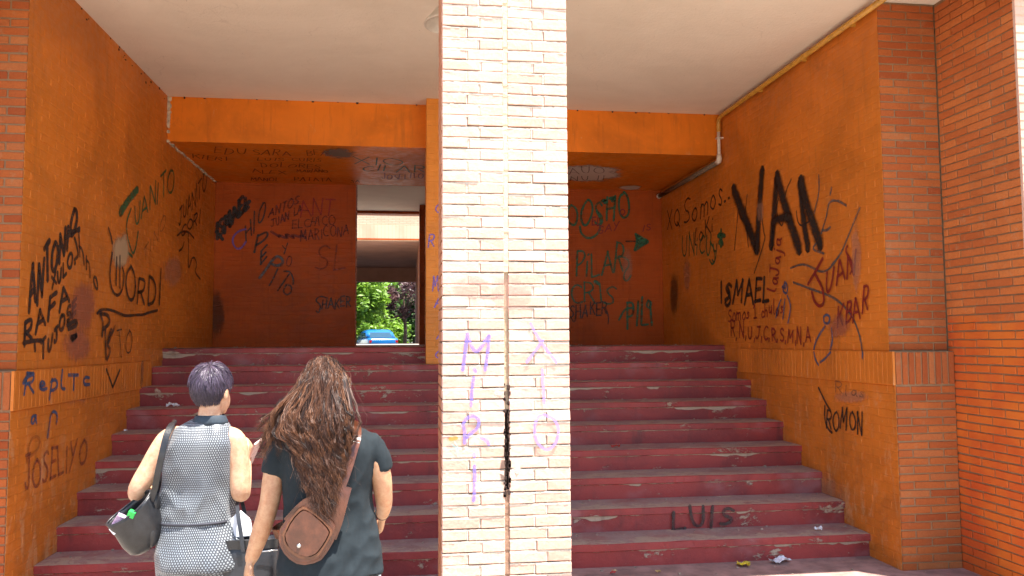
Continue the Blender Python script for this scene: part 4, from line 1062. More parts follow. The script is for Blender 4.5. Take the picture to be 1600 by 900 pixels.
def head(c, yaw, k=1.):
    q = Matrix.Rotation(yaw, 3, 'Z'); c = Vector(c); P = lambda x, y, z: c+q@Vector((x, y, z))*k
    pr = [ellipsoid(P(0, -.012, .02), (.074*k, .092*k, .098*k), yaw), ellipsoid(P(0, .03, -.045), (.060*k, .062*k, .070*k), yaw), ellipsoid(P(0, .052, -.09), (.034*k, .034*k, .026*k), yaw),
          limb([P(0, .078, .005), P(0, .096, -.022), P(0, .102, -.038)], [.009*k, .012*k, .014*k], 10), limb([P(-.022, .082, -.068), P(0, .089, -.067), P(.022, .082, -.068)], [.007*k, .009*k, .007*k], 10)]
    for s in (-1, 1):
        pr.append(ellipsoid(P(s*.078, -.008, -.012), (.008*k, .018*k, .031*k), yaw)); pr.append(ellipsoid(P(s*.03, .076, .02), (.02*k, .012*k, .008*k), yaw))
    return pr, P
SKIN = None
def skin_mat(name, c):
    m, nt, b = mat_new(name); p = pos(nt)
    L(nt, mix(nt, ramp(nt, nz(nt, p, 32, 6, .75), .32, .68), (c[0]*1.04, c[1]*1.06, c[2]*1.06), (c[0]*.84, c[1]*.70, c[2]*.64)), b.inputs['Base Color'])
    b.inputs['Roughness'].default_value = .5; b.inputs['Subsurface Weight'].default_value = .15; b.inputs['Subsurface Radius'].default_value = (.012, .005, .003); b.inputs['Subsurface Scale'].default_value = .5
    bump(nt, b, nz(nt, p, 120, 4, .7), .0012, .6); return m
SK1 = skin_mat('skin_light', (.60, .37, .235)); SK2 = skin_mat('skin_tan', (.53, .30, .17))
EYE = plain('eye_white', (.7, .68, .65), .2, .02, 10, bmp=0); LIP = plain('lips', (.35, .1, .09), .4, .1, 30, bmp=0)

def folds(scale=9, amp=.006, seed=0, stretch=(1, 1, .5), tilt=.6):
    def f(co, n):
        v = Vector((co.x*stretch[0]+co.z*tilt*.3, co.y*stretch[1], co.z*stretch[2]-co.x*tilt))
        a = mnoise.noise(v*scale+Vector((seed, 0, 0))); b = 1-abs(mnoise.noise(v*scale*1.9+Vector((seed+7, 3, 0))))*2
        return amp*(.7*a+.5*b)
    return f

# ---- woman in the patterned jumpsuit
AY = 3.75
A_ = lambda x, y, dy=0: on_y(x, y, AY+dy)
fa = Vector((A_(312, 720).x, AY, 0))
wa = empty('person', fa, 'person with short purple tinted hair in a sleeveless grey patterned jumpsuit, walking to the steps', 'person')
la = lambda x, y, dy=0: A_(x, y, dy)-fa
def rings_px(fn, rows, base, ratio):
    out = []
    for (y, xl, xr, dep) in rows:
        a, b = fn(xl, y), fn(xr, y); out.append(((a.x+b.x)/2-base.x, dep-0., (a.z+b.z)/2, abs(b.x-a.x)/2, abs(b.x-a.x)/2*ratio(y)))
    return out
ra = rings_px(A_, [(655, 302, 350, .01), (661, 290, 356, .008), (670, 274, 362, .0), (690, 263, 367, -.01), (720, 257, 365, -.008), (760, 254, 363, .0), (800, 250, 364, .01), (811, 250, 366, .01), (845, 246, 377, .0), (868, 245, 383, -.012), (884, 246, 386, -.012)], fa, lambda y: .78 if y < 664 else (.66 if y < 800 else .72))
hipz = ra[-1][2]; hx = ra[-1][0]
def leg_parts(hx, hipz, rad, stride=.06, gap=.082):
    return [limb([(hx+s*gap, 0, hipz+.06), (hx+s*gap, .02+s*stride*.3, .46), (hx+s*(gap-.004), s*stride, .075)], rad, 16) for s in (-1, 1)]
def scales_mat():
    m, nt, b = mat_new('scale_print_fabric')
    tc = N(nt, 'ShaderNodeTexCoord'); s = N(nt, 'ShaderNodeSeparateXYZ'); L(nt, tc.outputs['Object'], s.inputs[0])
    ang = math2(nt, 'MULTIPLY', math2(nt, 'ARCTAN2', s.outputs[0], math2(nt, 'ADD', math2(nt, 'MULTIPLY', s.outputs[1], -1), .0)), .155)
    wob = math2(nt, 'MULTIPLY', math2(nt, 'SUBTRACT', nz(nt, tc.outputs['Object'], 7, 3), .5), .02)
    u = math2(nt, 'MULTIPLY', math2(nt, 'ADD', ang, wob), 1/.0114); v = math2(nt, 'MULTIPLY', math2(nt, 'ADD', s.outputs[2], wob), 1/.0100)
    row = math2(nt, 'FLOOR', v); fv = math2(nt, 'FRACT', v); sh = math2(nt, 'MULTIPLY', math2(nt, 'MODULO', math2(nt, 'ABSOLUTE', row), 2), .5)
    fu = math2(nt, 'ABSOLUTE', math2(nt, 'SUBTRACT', math2(nt, 'FRACT', math2(nt, 'ADD', u, sh)), .5))          # 0 centre .. .5 edge
    e = math2(nt, 'ADD', math2(nt, 'MULTIPLY', fu, 1.5), math2(nt, 'ABSOLUTE', math2(nt, 'SUBTRACT', fv, .45)))
    mask = ramp(nt, e, .34, .56, 1, 0)
    tone = nz(nt, pos(nt), 4, 3)
    light = mix(nt, ramp(nt, tone, .35, .65), (.25, .29, .335), (.30, .32, .325))
    L(nt, mix(nt, mask, (.042, .045, .055), light), b.inputs['Base Color']); b.inputs['Roughness'].default_value = .55; b.inputs['Sheen Weight'].default_value = .2
    return m
JS = scales_mat(); NAVY = plain('navy_collar', (.022, .035, .05), .7, .2, 60)
fold_a = folds(8, .014, 3)
def disp_a(co, n):
    k = .6+1.2*max(0, 1-abs(co.z-.98)/.14)
    return fold_a(co, n)*k
voxel_union('jumpsuit', [oval_loft(dense(ra))] + leg_parts(hx, hipz, [.112, .092, .072], .06, .090), .009, JS, wa, 5, disp_a)
wz = ra[7]
mesh_of('waist_seam', [oval_loft([(wz[0], wz[1], wz[2]-.006, wz[3]*1.03, wz[4]*1.10), (wz[0], wz[1], wz[2]+.003, wz[3]*1.028, wz[4]*1.095)])], plain('dark_seam', (.03, .03, .04), .8, .2), wa, local=True)
hc = la(331, 611, .0)
hc = Vector((hc.x, .015, hc.z)); hyaw = radians(-24)
hp, HP = head(hc, hyaw, .98)
body = hp + [limb([Vector((hc.x-.012, -.005, 1.27)), Vector((hc.x-.004, .0, 1.38)), hc+Vector((0, -.012, -.03))], [.062, .050, .050], 16),
   oval_loft(dense([(r[0], r[1], r[2], r[3]*.86, r[4]*.86) for r in ra[1:]]))]
body += [limb([la(282, 683, .0), la(262, 690, .0), la(236, 730, -.01), la(215, 768, -.015), la(232, 772, .12), la(262, 768, .25)], [.050, .053, .047, .041, .039, .027], 16)]
body += [limb([la(350, 683, .0), la(366, 690, .0), la(373, 730, -.005), la(376, 770, -.005), la(380, 750, .12), la(384, 724, .23)], [.048, .053, .048, .042, .038, .026], 16)]
body += hand(la(262, 768, .25), (.5, .6, 0), (0, 0, -1), -1, .9, .95) + hand(la(384, 724, .23), (.12, .35, .75), (-1, .2, 0), 1, .8, .95)
body += [limb([(hx+s*.082, 0, hipz+.02), (hx+s*.08, .02+s*.018, .46), (hx+s*.078, s*.06, .08), (hx+s*.08, s*.06+.06, .035), (hx+s*.085, s*.06+.14, .025)], [.085, .055, .036, .034, .024], 14) for s in (-1, 1)]
voxel_union('body', body, .0062, SK1, wa, 3)
mesh_of('collar', [oval_loft([(x-.0, y, z, rx, ry) for x, y, z, rx, ry in ((ra[0][0]+.004, .004, ra[1][2]-.006, .080, .066), (ra[0][0]+.004, .006, ra[1][2]+.010, .076, .063), (hc.x-.006, .004, ra[0][2]+.016, .062, .060), (hc.x-.006, .004, ra[0][2]+.020, .057, .056), (hc.x-.006, .004, ra[0][2]-.01, .056, .055))])], NAVY, wa, local=True)
for s in (-1, 1):
    mesh_of('eye', [ellipsoid(HP(s*.03, .079, .014), (.013, .012, .0095), hyaw)], EYE, wa, local=True)
    mesh_of('shoe', [ring_loft([[(hx+s*.082+a*.045*k, s*.06+yy, .035+b*.03*h_) for a, b in [(cos(2*pi*j/14), sin(2*pi*j/14)) for j in range(14)]] for yy, k, h_ in ((-.09, .5, .9), (-.07, .8, 1.1), (.0, .9, 1.15), (.08, 1.05, .95), (.14, .9, .75), (.165, .4, .5))])], BLK, wa, local=True)
def hair_mat(name, cols, rough=.38, spec=.5):
    m, nt, b = mat_new(name); a = N(nt, 'ShaderNodeAttribute', attribute_name='rnd'); cr = N(nt, 'ShaderNodeValToRGB'); L(nt, a.outputs['Fac'], cr.inputs[0]); el = cr.color_ramp.elements
    while len(el) < len(cols): el.new(.5)
    for i, c in enumerate(cols): el[i].position = i/(len(cols)-1); el[i].color = (*c, 1)
    L(nt, cr.outputs[0], b.inputs['Base Color']); b.inputs['Roughness'].default_value = rough; b.inputs['Specular IOR Level'].default_value = spec
    return m
def strand(mb, P, w0, nrm, r):
    n = len(P)
    E_ = []
    for i, p in enumerate(P):
        t = (P[min(i+1, n-1)]-P[max(i-1, 0)])
        s = t.cross(nrm)
        s = s.normalized() if s.length > 1e-8 else Vector((1, 0, 0))
        k = w0*(.8 if i == 0 else 1)*(1-.75*(i/(n-1))**2.5)
        E_.append((p-s*k/2, p+s*k/2))
    for a, b in zip(E_[:-1], E_[1:]): mb.quad(a[0], b[0], b[1], a[1], r=r)
HA = hair_mat('dark_purple_hair', [(.014, .011, .015), (.036, .026, .042), (.085, .058, .095), (.16, .125, .165)], .45, .4)
rnd = random.Random(11)
q = Matrix.Rotation(hyaw, 3, 'Z'); cc = HP(0, -.014, .022); rr_ = Vector((.077, .097, .102))
V, Fc = ellipsoid((0, 0, 0), (1, 1, 1), 0, 28, 18)
capf = []
for f in Fc:
    c = sum((V[i] for i in f), Vector())/len(f)
    if c.z > .15+.55*max(0, c.y) - (1.0 if c.y < -.15 else 0)*.85: capf.append(f)
mesh_of('hair_cap', [([cc+q@Vector((v.x*rr_.x*.99, v.y*rr_.y*.99, v.z*rr_.z*.99)) for v in V], capf)], plain('hair_base_dark', (.012, .009, .013), .6, .2), wa, local=True)
mb = MB()
for i in range(7000):
    while True:
        d = Vector((rnd.gauss(0, 1), rnd.gauss(0, 1), rnd.gauss(0, 1))).normalized()
        lim = .1+.6*max(0, d.y) if d.y > -.1 else -.72
        if d.z > lim: break
    p = cc+q@Vector((d.x*rr_.x, d.y*rr_.y, d.z*rr_.z)); nrm = (q@d).normalized()
    crown = Vector((.15, -.25, .95))
    flow = (d-crown); flow = flow-d*flow.dot(d); flow = flow.normalized() if flow.length > .05 else Vector((rnd.gauss(0, 1), rnd.gauss(0, 1), 0)).normalized()
    cl = d*5; flow = q@(flow+Vector((.7*mnoise.noise(cl)+rnd.gauss(0, .14), .5*mnoise.noise(cl+Vector((9, 0, 0)))+rnd.gauss(0, .12), rnd.gauss(0, .12)))); ln = (.062 if d.z > .2 else .042 if d.z > -.3 else .022)*rnd.uniform(.6, 1.2)
    lift = (.14 if d.z > .5 else .06 if d.z > -.2 else .03)*rnd.uniform(.2, 1.6)
    P = [p]
    for k in range(5):
        p = p+(flow*(1-lift*(1-k/5))+nrm*lift*(1-k/4.0)*1.0+Vector((0, 0, -.10*k))).normalized()*ln/5
        e = q.transposed()@(p-cc); rad = sqrt((e.x/rr_.x)**2+(e.y/rr_.y)**2+(e.z/rr_.z)**2)
        mxr = 1.16 if d.z > .45 else 1.07
        if rad < 1.01: p = cc+(p-cc)*(1.01/rad)
        elif rad > mxr: p = cc+(p-cc)*(mxr/rad)
        P.append(p)
    tone = rnd.random()*.55+(.4 if d.z > .1 else .05)*rnd.random()
    strand(mb, P, .0021, (nrm+Vector((rnd.gauss(0, .4), rnd.gauss(0, .4), rnd.gauss(0, .4)))), min(1, tone))
mb.build('hair', HA, wa, loc=(0, 0, 0))

# ---- woman in the dark T-shirt with long hair
BY = 3.4
B_ = lambda x, y, dy=0: on_y(x, y, BY+dy)
fb = Vector((B_(512, 760).x, BY, 0))
wb = empty('person', fb, 'person with very long curly brown hair in a dark short sleeved T-shirt', 'person')
lb = lambda x, y, dy=0: B_(x, y, dy)-fb
rb = rings_px(B_, [(662, 478, 548, .012), (670, 460, 566, .008), (682, 446, 580, .0), (700, 441, 586, -.008), (735, 441, 584, -.006), (775, 444, 580, .004), (815, 443, 584, .004), (855, 440, 592, -.008), (893, 437, 599, -.012)], fb, lambda y: .62 if y < 690 else .66)
TS = plain('charcoal_tshirt', (.017, .023, .027), .9, .12, 30, bmp=.0008, spec=.2)
def sleeve(pts, rads):
    P, R = [], []; n = len(pts)
    for i in range(n-1):
        for k in range(5): t = k/5; P.append(pts[i]+(pts[i+1]-pts[i])*t); R.append(rads[i]+(rads[i+1]-rads[i])*t)
    return tube(P+[pts[-1]], R+[rads[-1]], 18)
sleeves = [sleeve([lb(466, 688), lb(447, 696, -.005), lb(433, 720, -.005), lb(427.5, 739, -.003)], [.054, .057, .053, .051]), sleeve([lb(558, 688), lb(577, 696, -.005), lb(591, 716), lb(596, 735, .006)], [.054, .057, .051, .049])]
fold_b = folds(6.5, .018, 9, (1, 1, .8), .9)
voxel_union('t_shirt', [oval_loft(dense(rb))] + sleeves, .0085, TS, wb, 5, lambda co, n: fold_b(co, n)*(.5+.8*max(0, min(1, (1.15-co.z)/.3))))
hz_ = rb[-1][2]; hxb = rb[-1][0]
PT = plain('black_track_pants', (.018, .018, .022), .7, .2, 40)
legsb = leg_parts(hxb, hz_-.08, [.102, .082, .06], .05, .088)
voxel_union('trousers', [oval_loft(dense([(hxb, -.004, hz_-.16, .165, .115), (hxb, -.006, hz_-.06, .178, .122), (hxb, -.004, hz_+.05, .172, .116)]))]+legsb, .010, PT, wb, 4, folds(7, .005, 4))
mesh_of('side_stripe', [tube([(hxb+.186, .0, hz_+.03), (hxb+.190, .0, hz_-.08), (hxb+.188, .01, hz_-.2), (hxb+.172, .02, .46), (hxb+.148, .055, .1)], .009, 8)], plain('white_stripe', (.75, .75, .73), .7, .05), wb, local=True)
hcb = lb(506, 604); hcb = Vector((hcb.x, .02, hcb.z)); hyb = radians(4)
hpb, HPB = head(hcb, hyb, .98)
bodyb = hpb + [limb([Vector((hcb.x, -.005, 1.26)), Vector((hcb.x, .0, 1.36)), hcb+Vector((0, -.01, -.03))], [.07, .052, .05], 16), oval_loft(dense([(r[0], r[1], r[2], r[3]*.86, r[4]*.86) for r in rb[1:]]))]
bodyb += [limb([lb(462, 692), lb(444, 700, -.005), lb(429, 740, -.005), lb(421, 786, -.008), lb(408, 830, .015), lb(393, 872, .04)], [.046, .050, .045, .040, .038, .027], 16)]
bodyb += [limb([lb(562, 692), lb(579, 700, -.005), lb(594, 738), lb(599, 772, .03), lb(600, 790, .11), lb(597, 806, .2)], [.046, .050, .044, .038, .034, .025], 16)]
bodyb += hand(lb(393, 872, .04), lb(384, 905, .05)-lb(393, 872, .04), (1, .2, 0), 1, .45, 1.) + hand(lb(597, 806, .2), (-.05, .55, -.45), (-1, 0, 0), 1, .8, .95)
bodyb += [limb([(hxb+s*.086, 0, hz_-.05), (hxb+s*.085, .02+s*.015, .46), (hxb+s*.082, s*.05, .08), (hxb+s*.084, s*.05+.06, .035), (hxb+s*.088, s*.05+.14, .025)], [.085, .055, .036, .034, .024], 14) for s in (-1, 1)]
voxel_union('body', bodyb, .0062, SK2, wb, 3)
for s in (-1, 1):
    mesh_of('eye', [ellipsoid(HPB(s*.03, .079, .014), (.013, .012, .0095), hyb)], EYE, wb, local=True)
    mesh_of('shoe', [ring_loft([[(hxb+s*.086+a*.045*k, s*.05+yy, .035+b*.03*h_) for a, b in [(cos(2*pi*j/14), sin(2*pi*j/14)) for j in range(14)]] for yy, k, h_ in ((-.09, .5, .9), (-.07, .8, 1.1), (.0, .9, 1.15), (.08, 1.05, .95), (.14, .9, .75), (.165, .4, .5))])], BLK, wb, local=True)
HB = hair_mat('long_brown_hair', [(.008, .003, .002), (.024, .009, .0045), (.052, .019, .009), (.10, .037, .015), (.17, .068, .028)], .5, .28)
rnd = random.Random(5); mb = MB()
ccb = HPB(0, -.014, .02); rrb = Vector((.080, .098, .105))
V, Fc = ellipsoid((0, 0, 0), (1, 1, 1), 0, 28, 18)
capf = [f for f in Fc if (lambda c: c.z > .1+.7*max(0, c.y) or c.y < -.05)(sum((V[i] for i in f), Vector())/len(f))]
mesh_of('hair_cap', [([ccb+Vector((v.x*rrb.x*1.0, v.y*rrb.y*1.0, v.z*rrb.z*1.0)) for v in V], capf)], plain('hair_base_brown', (.012, .006, .005), .6, .2), wb, local=True)
# a dark inner mass so that the fall of hair is not see-through
inner = rings_px(B_, [(590, 470, 545, -.05), (640, 446, 556, -.085), (680, 446, 556, -.115), (715, 466, 552, -.125), (750, 484, 546, -.125), (775, 496, 536, -.123)], fb, lambda y: .34 if y < 660 else .22)
voxel_union('hair_mass', [oval_loft(dense(inner), 2)], .01, plain('hair_inner', (.014, .007, .005), .55, .3, 60), wb, 3)
NL = 330
for i in range(NL):
    left = rnd.random() < .17
    if left:
        ex, ey = rnd.uniform(404, 462), rnd.uniform(655, 712); d = Vector((-rnd.uniform(.35, 1), rnd.uniform(-.8, .5), rnd.uniform(-.1, .9))).normalized()
        mx, my = ex*.5+466*.5+rnd.uniform(-6, 6), 638+rnd.uniform(-8, 10)
        ydep = rnd.uniform(-.13, .02)
    else:
        ey = 795-85*rnd.random()**1.5; sp = 12+(795-ey)*.42; ex = 515+rnd.uniform(-sp, sp*.8); d = Vector((rnd.gauss(.05, .6), -abs(rnd.gauss(.5, .5)), rnd.uniform(.0, 1))).normalized()
        mx, my = 503+(ex-514)*.9+rnd.gauss(0, 8)+d.x*26, 655+rnd.uniform(-10, 10)
        ydep = -.145-rnd.random()*.035
    root = ccb+Vector((d.x*rrb.x, d.y*rrb.y, d.z*rrb.z))
    bulge = ccb+Vector((d.x*.100, min(d.y, .1)*.105-.02, -.02+d.z*.05))
    mid_ = lb(mx, my); mid_ = Vector((mid_.x, (ydep if left else -.135-rnd.random()*.03), mid_.z)); end = lb(ex, ey); end = Vector((end.x, ydep, end.z))
    cpts = [root, bulge, mid_, (mid_+end)/2+Vector((rnd.gauss(0, .006), rnd.gauss(0, .004), 0)), end]
    ph, fr, am = rnd.uniform(0, 6.28), rnd.uniform(9, 14), rnd.uniform(.006, .012); tone = rnd.random()
    for j in range(26):
        jit = [Vector((rnd.gauss(0, .0034), rnd.gauss(0, .0034), rnd.gauss(0, .003))) for _ in cpts]; jit[0] *= 1.5; jit[-1] = Vector((rnd.gauss(0, .008), rnd.gauss(0, .006), rnd.gauss(0, .014)))
        if rnd.random() < .07: jit = [v*3.5 for v in jit]; jit[0] *= .3
        cp = [a+b for a, b in zip(cpts, jit)]; P = []; n = len(cp)
        for s in range(n-1):
            p0, p1, p2, p3 = cp[max(s-1, 0)], cp[s], cp[s+1], cp[min(s+2, n-1)]
            for k in range(7):
                t = k/7; P.append(.5*((2*p1)+(p2-p0)*t+(2*p0-5*p1+4*p2-p3)*t*t+(3*p1-p0-3*p2+p3)*t**3))
        P.append(cp[-1]); tot = 0; Q = []; pj = ph+rnd.gauss(0, .2)
        for s, p in enumerate(P):
            if s: tot += (p-P[s-1]).length
            g = min(1, max(0, (tot-.11)/.2)); a = 2*pi*fr*tot+pj
            p = p+Vector((cos(a)*am*g, sin(a)*am*g*.8, sin(a*1.0+1)*am*g*.25))
            e = p-ccb; rad = sqrt((e.x/rrb.x)**2+(e.y/rrb.y)**2+(e.z/rrb.z)**2)
            if rad < 1.02: p = ccb+e*(1.02/max(rad, .01))
            Q.append(p)
        strand(mb, Q, rnd.uniform(.0010, .0018), Vector((rnd.gauss(0, .5), -1, rnd.gauss(.25, .4))), min(1, max(0, tone*.75+rnd.random()*.25)))
mb.build('hair', HB, wb, loc=(0, 0, 0))
wr = lb(597.5, 801, .18)
V, Fc = lathe([(.029+.004*cos(a), .004*sin(a)) for a in [2*pi*k/8 for k in range(9)]], (0, 0, 0), 24)
qd = Vector((-.02, .9, -.25)).normalized().to_track_quat('Z', 'Y').to_matrix()
tag(mesh_of('bracelet', [([v for v in [qd@v for v in V]], Fc)], BLK), 'thin black bracelet on the right wrist of the long haired person', 'bracelet').location = wr+fb

# ------------------------------------------------------------------ bags and phone
LBK = plain('black_leather', (.016, .016, .018), .36, .3, 30, bmp=.002); LBR = plain('brown_leather', (.10, .031, .015), .3, .35, 16, bmp=.0012, spec=.6); LTAN = plain('tan_leather_edge', (.14, .052, .022), .45, .25, 20)
TOTE = plain('black_tote_canvas', (.02, .021, .026), .42, .2, 30); WHT = plain('white_paper', (.72, .72, .74), .7, .04, 10)
def strap(name, pts, wid, thick, nrm, mat, parent):
    """flat band; nrm: outward normal"""
    pts = [Vector(p) for p in pts]; P = []; n = len(pts)
    for s in range(n-1):
        p0, p1, p2, p3 = pts[max(s-1, 0)], pts[s], pts[s+1], pts[min(s+2, n-1)]
        for k in range(6):
            t = k/6; P.append(.5*((2*p1)+(p2-p0)*t+(2*p0-5*p1+4*p2-p3)*t*t+(3*p1-p0-3*p2+p3)*t**3))
    P.append(pts[-1]); nr = Vector(nrm); R = []
    for i, p in enumerate(P):
        t = (P[min(i+1, len(P)-1)]-P[max(i-1, 0)]).normalized(); s = t.cross(nr).normalized(); o = s.cross(t)
        R.append([p+s*wid/2+o*thick, p-s*wid/2+o*thick, p-s*wid/2-o*thick, p+s*wid/2-o*thick])
    return mesh_of(name, [ring_loft(R)], mat, parent, smooth=False)
# open shoulder bag
bo = A_(236, 850, -.02)
bag = empty('shoulder_bag', A_(215, 815, -.05), 'open black leather shoulder bag hanging under the left elbow', 'bag')
top = A_(201, 793, -.09); ax = top-bo; e1 = (A_(229, 770, -.06)-A_(171, 815, -.10)).normalized(); e2 = ax.normalized().cross(e1).normalized(); rg = []
for t, a, b in ((-.02, .03, .02), (.02, .066, .046), (.15, .09, .066), (.4, .100, .074), (.7, .102, .070), (.95, .106, .062), (1.0, .107, .060), (1.0, .102, .055), (.9, .096, .052), (.5, .088, .058), (.15, .07, .045)):
    rg.append([bo+ax*t+e1*a*cos(2*pi*k/30)*(1+.05*mnoise.noise(Vector((k*.5, t*4, 1)))) + e2*b*math.copysign(abs(sin(2*pi*k/30))**.8, sin(2*pi*k/30))*(1+.12*mnoise.noise(Vector((k*.6, t*5, 3)))) - Vector((0, 0, .012*sin(pi*k/15)**2*t)) for k in range(30)])
mesh_of('pouch', [ring_loft(rg)], LBK, bag)
mesh_of('gathered_side', [ellipsoid(A_(238, 832, -.07), (.028, .03, .062)), ellipsoid(A_(241, 806, -.06), (.022, .026, .05)), ellipsoid(A_(243, 786, -.06), (.02, .024, .045))], LBK, bag)
strap('strap', [A_(236, 782, -.09), A_(242, 764, -.10), A_(247, 738, -.12), A_(254, 706, -.125), A_(261, 678, -.10), A_(268, 664, -.05), A_(272, 660, .01), A_(268, 668, .07)], .026, .0035, (0, -1, .25), LBK, bag)
strap('strap', [A_(228, 776, -.0), A_(246, 772, .06), A_(262, 720, .12), A_(268, 670, .08)], .022, .003, (0, 1, .2), LBK, bag)
mesh_of('rim', [tube([bo+ax*1.0+e1*.105*cos(2*pi*k/24)+e2*.058*sin(2*pi*k/24)-Vector((0, 0, .012*sin(pi*k/12)**2)) for k in range(25)], .0045, 6)], LBK, bag)
def small_box(name, c, s, mat, rot, label, cat):
    m = MB(); m.box(-s[0], s[0], -s[1], s[1], -s[2], s[2]); o = m.build(name, mat); o.location = c; o.rotation_euler = rot
    bv = o.modifiers.new('b', 'BEVEL'); bv.width = min(s)*.5; bv.segments = 2
    return tag(o, label, cat)
small_box('wallet', A_(187, 815, -.115), (.022, .012, .03), plain('mauve_print', (.42, .28, .42), .5, .4, 90), (.4, .5, .3), 'pale mauve wallet inside the open black bag', 'wallet')
small_box('bottle_cap', A_(206, 803, -.135), (.014, .012, .013), plain('green_plastic', (.02, .5, .08), .35, .1), (.2, .4, 0), 'bright green cap in the open black bag', 'cap')
small_box('tissue_pack', A_(181, 826, -.125), (.016, .008, .02), WHT, (.3, .9, .2), 'white tissue pack at the lip of the open black bag', 'tissue pack')
# tote
tb = empty('tote_bag', A_(392, 905, -.06), 'large black tote bag between the two people with white paper on top', 'bag')
rg = []
for z, dx, rx, ry in ((-.30, 0, .085, .045), (-.29, 0, .112, .058), (-.15, 0, .118, .06), (.0, 0, .118, .055), (.10, 0, .117, .046), (.175, 0, .115, .04), (.178, 0, .110, .034), (.1, 0, .108, .036), (-.2, 0, .1, .04)):
    c = tb.location+Vector((dx, 0, z))
    rg.append([c+Vector((rx*math.copysign(abs(cos(a))**.45, cos(a))*(1+.03*mnoise.noise(Vector((a*2, z*9, 0)))), ry*math.copysign(abs(sin(a))**.7, sin(a))*(1+.25*mnoise.noise(Vector((a*2, z*9, 5)))), .006*mnoise.noise(Vector((a*2, z, 9))))) for a in [2*pi*k/40 for k in range(40)]])
mesh_of('tote_body', [ring_loft(rg)], TOTE, tb)
mesh_of('zip', [tube([A_(405, 862, -.125), A_(420, 861, -.125), A_(434, 859, -.12)], .0035, 6)], CHR, tb)
strap('handle', [A_(380, 862, -.118), A_(377, 838, -.112), A_(373, 812, -.09), A_(371, 790, -.04), A_(374, 776, .04), A_(382, 800, .06), A_(386, 850, -.02)], .016, .003, (0, -1, .1), TOTE, tb)
mesh_of('hem_band', [ring_loft([[(tb.location.x+ (.1195)*math.copysign(abs(cos(a))**.45, cos(a)), tb.location.y+.0475*math.copysign(abs(sin(a))**.7, sin(a)), tb.location.z+z) for a in [2*pi*k/40 for k in range(40)]] for z in (.14, .16, .178)], caps=False)], LBK, tb)
m = MB(); pc = [A_(352, 842, -.06), A_(395, 838, -.06), A_(391, 812, -.05), A_(374, 797, -.045), A_(356, 816, -.05)]
bm = bmesh.new(); f = bm.faces.new([bm.verts.new(p-pc[0]) for p in pc]); r = bmesh.ops.extrude_face_region(bm, geom=[f])
for v in [g for g in r['geom'] if isinstance(g, bmesh.types.BMVert)]: v.co += Vector((0, .018, 0))
bmesh.ops.recalc_face_normals(bm, faces=bm.faces); bmesh.ops.bevel(bm, geom=list(bm.edges), offset=.005, segments=2, affect='EDGES')
me = bpy.data.meshes.new('paper_bag'); bm.to_mesh(me); bm.free(); po = link('paper_bag', me, None, WHT); po.location = pc[0]; tag(po, 'folded white paper bag sticking out of the black tote', 'paper bag')
# brown cross-body bag
cbag = empty('crossbody_bag', B_(478, 840, -.16), 'brown leather cross-body bag with flap and stud on the back of the long haired person', 'bag')
def slab(name, px, dy, thick, mat, parent, bev=.008, seg=3):
    P = [B_(x, y, dy) for x, y in chaikin(px+[px[0]], 1)[:-1]]
    bm = bmesh.new(); f = bm.faces.new([bm.verts.new(p-parent.location) for p in P]); r = bmesh.ops.extrude_face_region(bm, geom=[f])
    for v in [g for g in r['geom'] if isinstance(g, bmesh.types.BMVert)]: v.co += Vector((0, thick, 0))
    bmesh.ops.recalc_face_normals(bm, faces=bm.faces)
    es = [e for e in bm.edges if len(e.link_faces) == 2 and (len(e.link_faces[0].verts) > 4 or len(e.link_faces[1].verts) > 4)]
    bmesh.ops.bevel(bm, geom=es, offset=bev, segments=seg, affect='EDGES', clamp_overlap=True)
    me = bpy.data.meshes.new(name); bm.to_mesh(me); bm.free()
    return link(name, me, parent, mat)
slab('bag_body', [(436, 828), (452, 806), (474, 784), (488, 778), (508, 798), (530, 816), (524, 842), (510, 866), (498, 880), (468, 886), (446, 872), (434, 850)], -.175, .055, LBR, cbag, .014)
slab('flap_edge', [(440, 836), (452, 812), (470, 792), (480, 793), (500, 808), (520, 828), (518, 838), (504, 862), (494, 873), (474, 876), (452, 864), (442, 850)], -.183, .014, LTAN, cbag, .003, 2)
slab('flap', [(444, 836), (455, 813), (471, 796), (480, 797), (499, 811), (516, 829), (514, 838), (501, 859), (491, 869), (474, 872), (455, 861), (446, 849)], -.187, .012, LBR, cbag, .004, 2)
mesh_of('stud', [ellipsoid(B_(467, 853, -.189), (.008, .005, .008))], CHR, cbag)
strap('strap', [B_(452, 818, -.15), B_(480, 790, -.168), B_(508, 780, -.168), B_(526, 764, -.162), B_(538, 735, -.150), B_(547, 706, -.138), B_(553, 684, -.11), B_(553, 668, -.03), B_(545, 668, .05)], .056, .0035, (0, -1, 0), LBR, cbag)
strap('strap', [B_(516, 840, -.15), B_(526, 812, -.165), B_(533, 785, -.168), B_(540, 760, -.160)], .05, .0035, (0, -1, 0), LBR, cbag)
strap('front_strap', [B_(545, 668, .05), B_(530, 720, .13), B_(470, 800, .15), B_(430, 830, .02), B_(438, 836, -.13)], .04, .003, (0, 1, 0), LBR, cbag)
# phone
ph_c = A_(395.5, 709, .27)
m = MB(); m.box(-.0045, .0045, -.036, .036, -.072, .072); ph = m.build('phone', plain('pale_pink_phone', (.72, .5, .45), .3, .05)); ph.location = ph_c; ph.rotation_euler = (.3, radians(28), radians(-10))
bv = ph.modifiers.new('b', 'BEVEL'); bv.width = .004; bv.segments = 2; tag(ph, 'pale pink phone held up in the right hand of the person in the jumpsuit', 'phone')
m = MB(); m.box(-.0062, -.0050, -.032, .032, -.066, .066); m.build('screen', plain('dark_screen', (.02, .02, .025), .1, .1, bmp=0), ph, loc=(0, 0, 0))

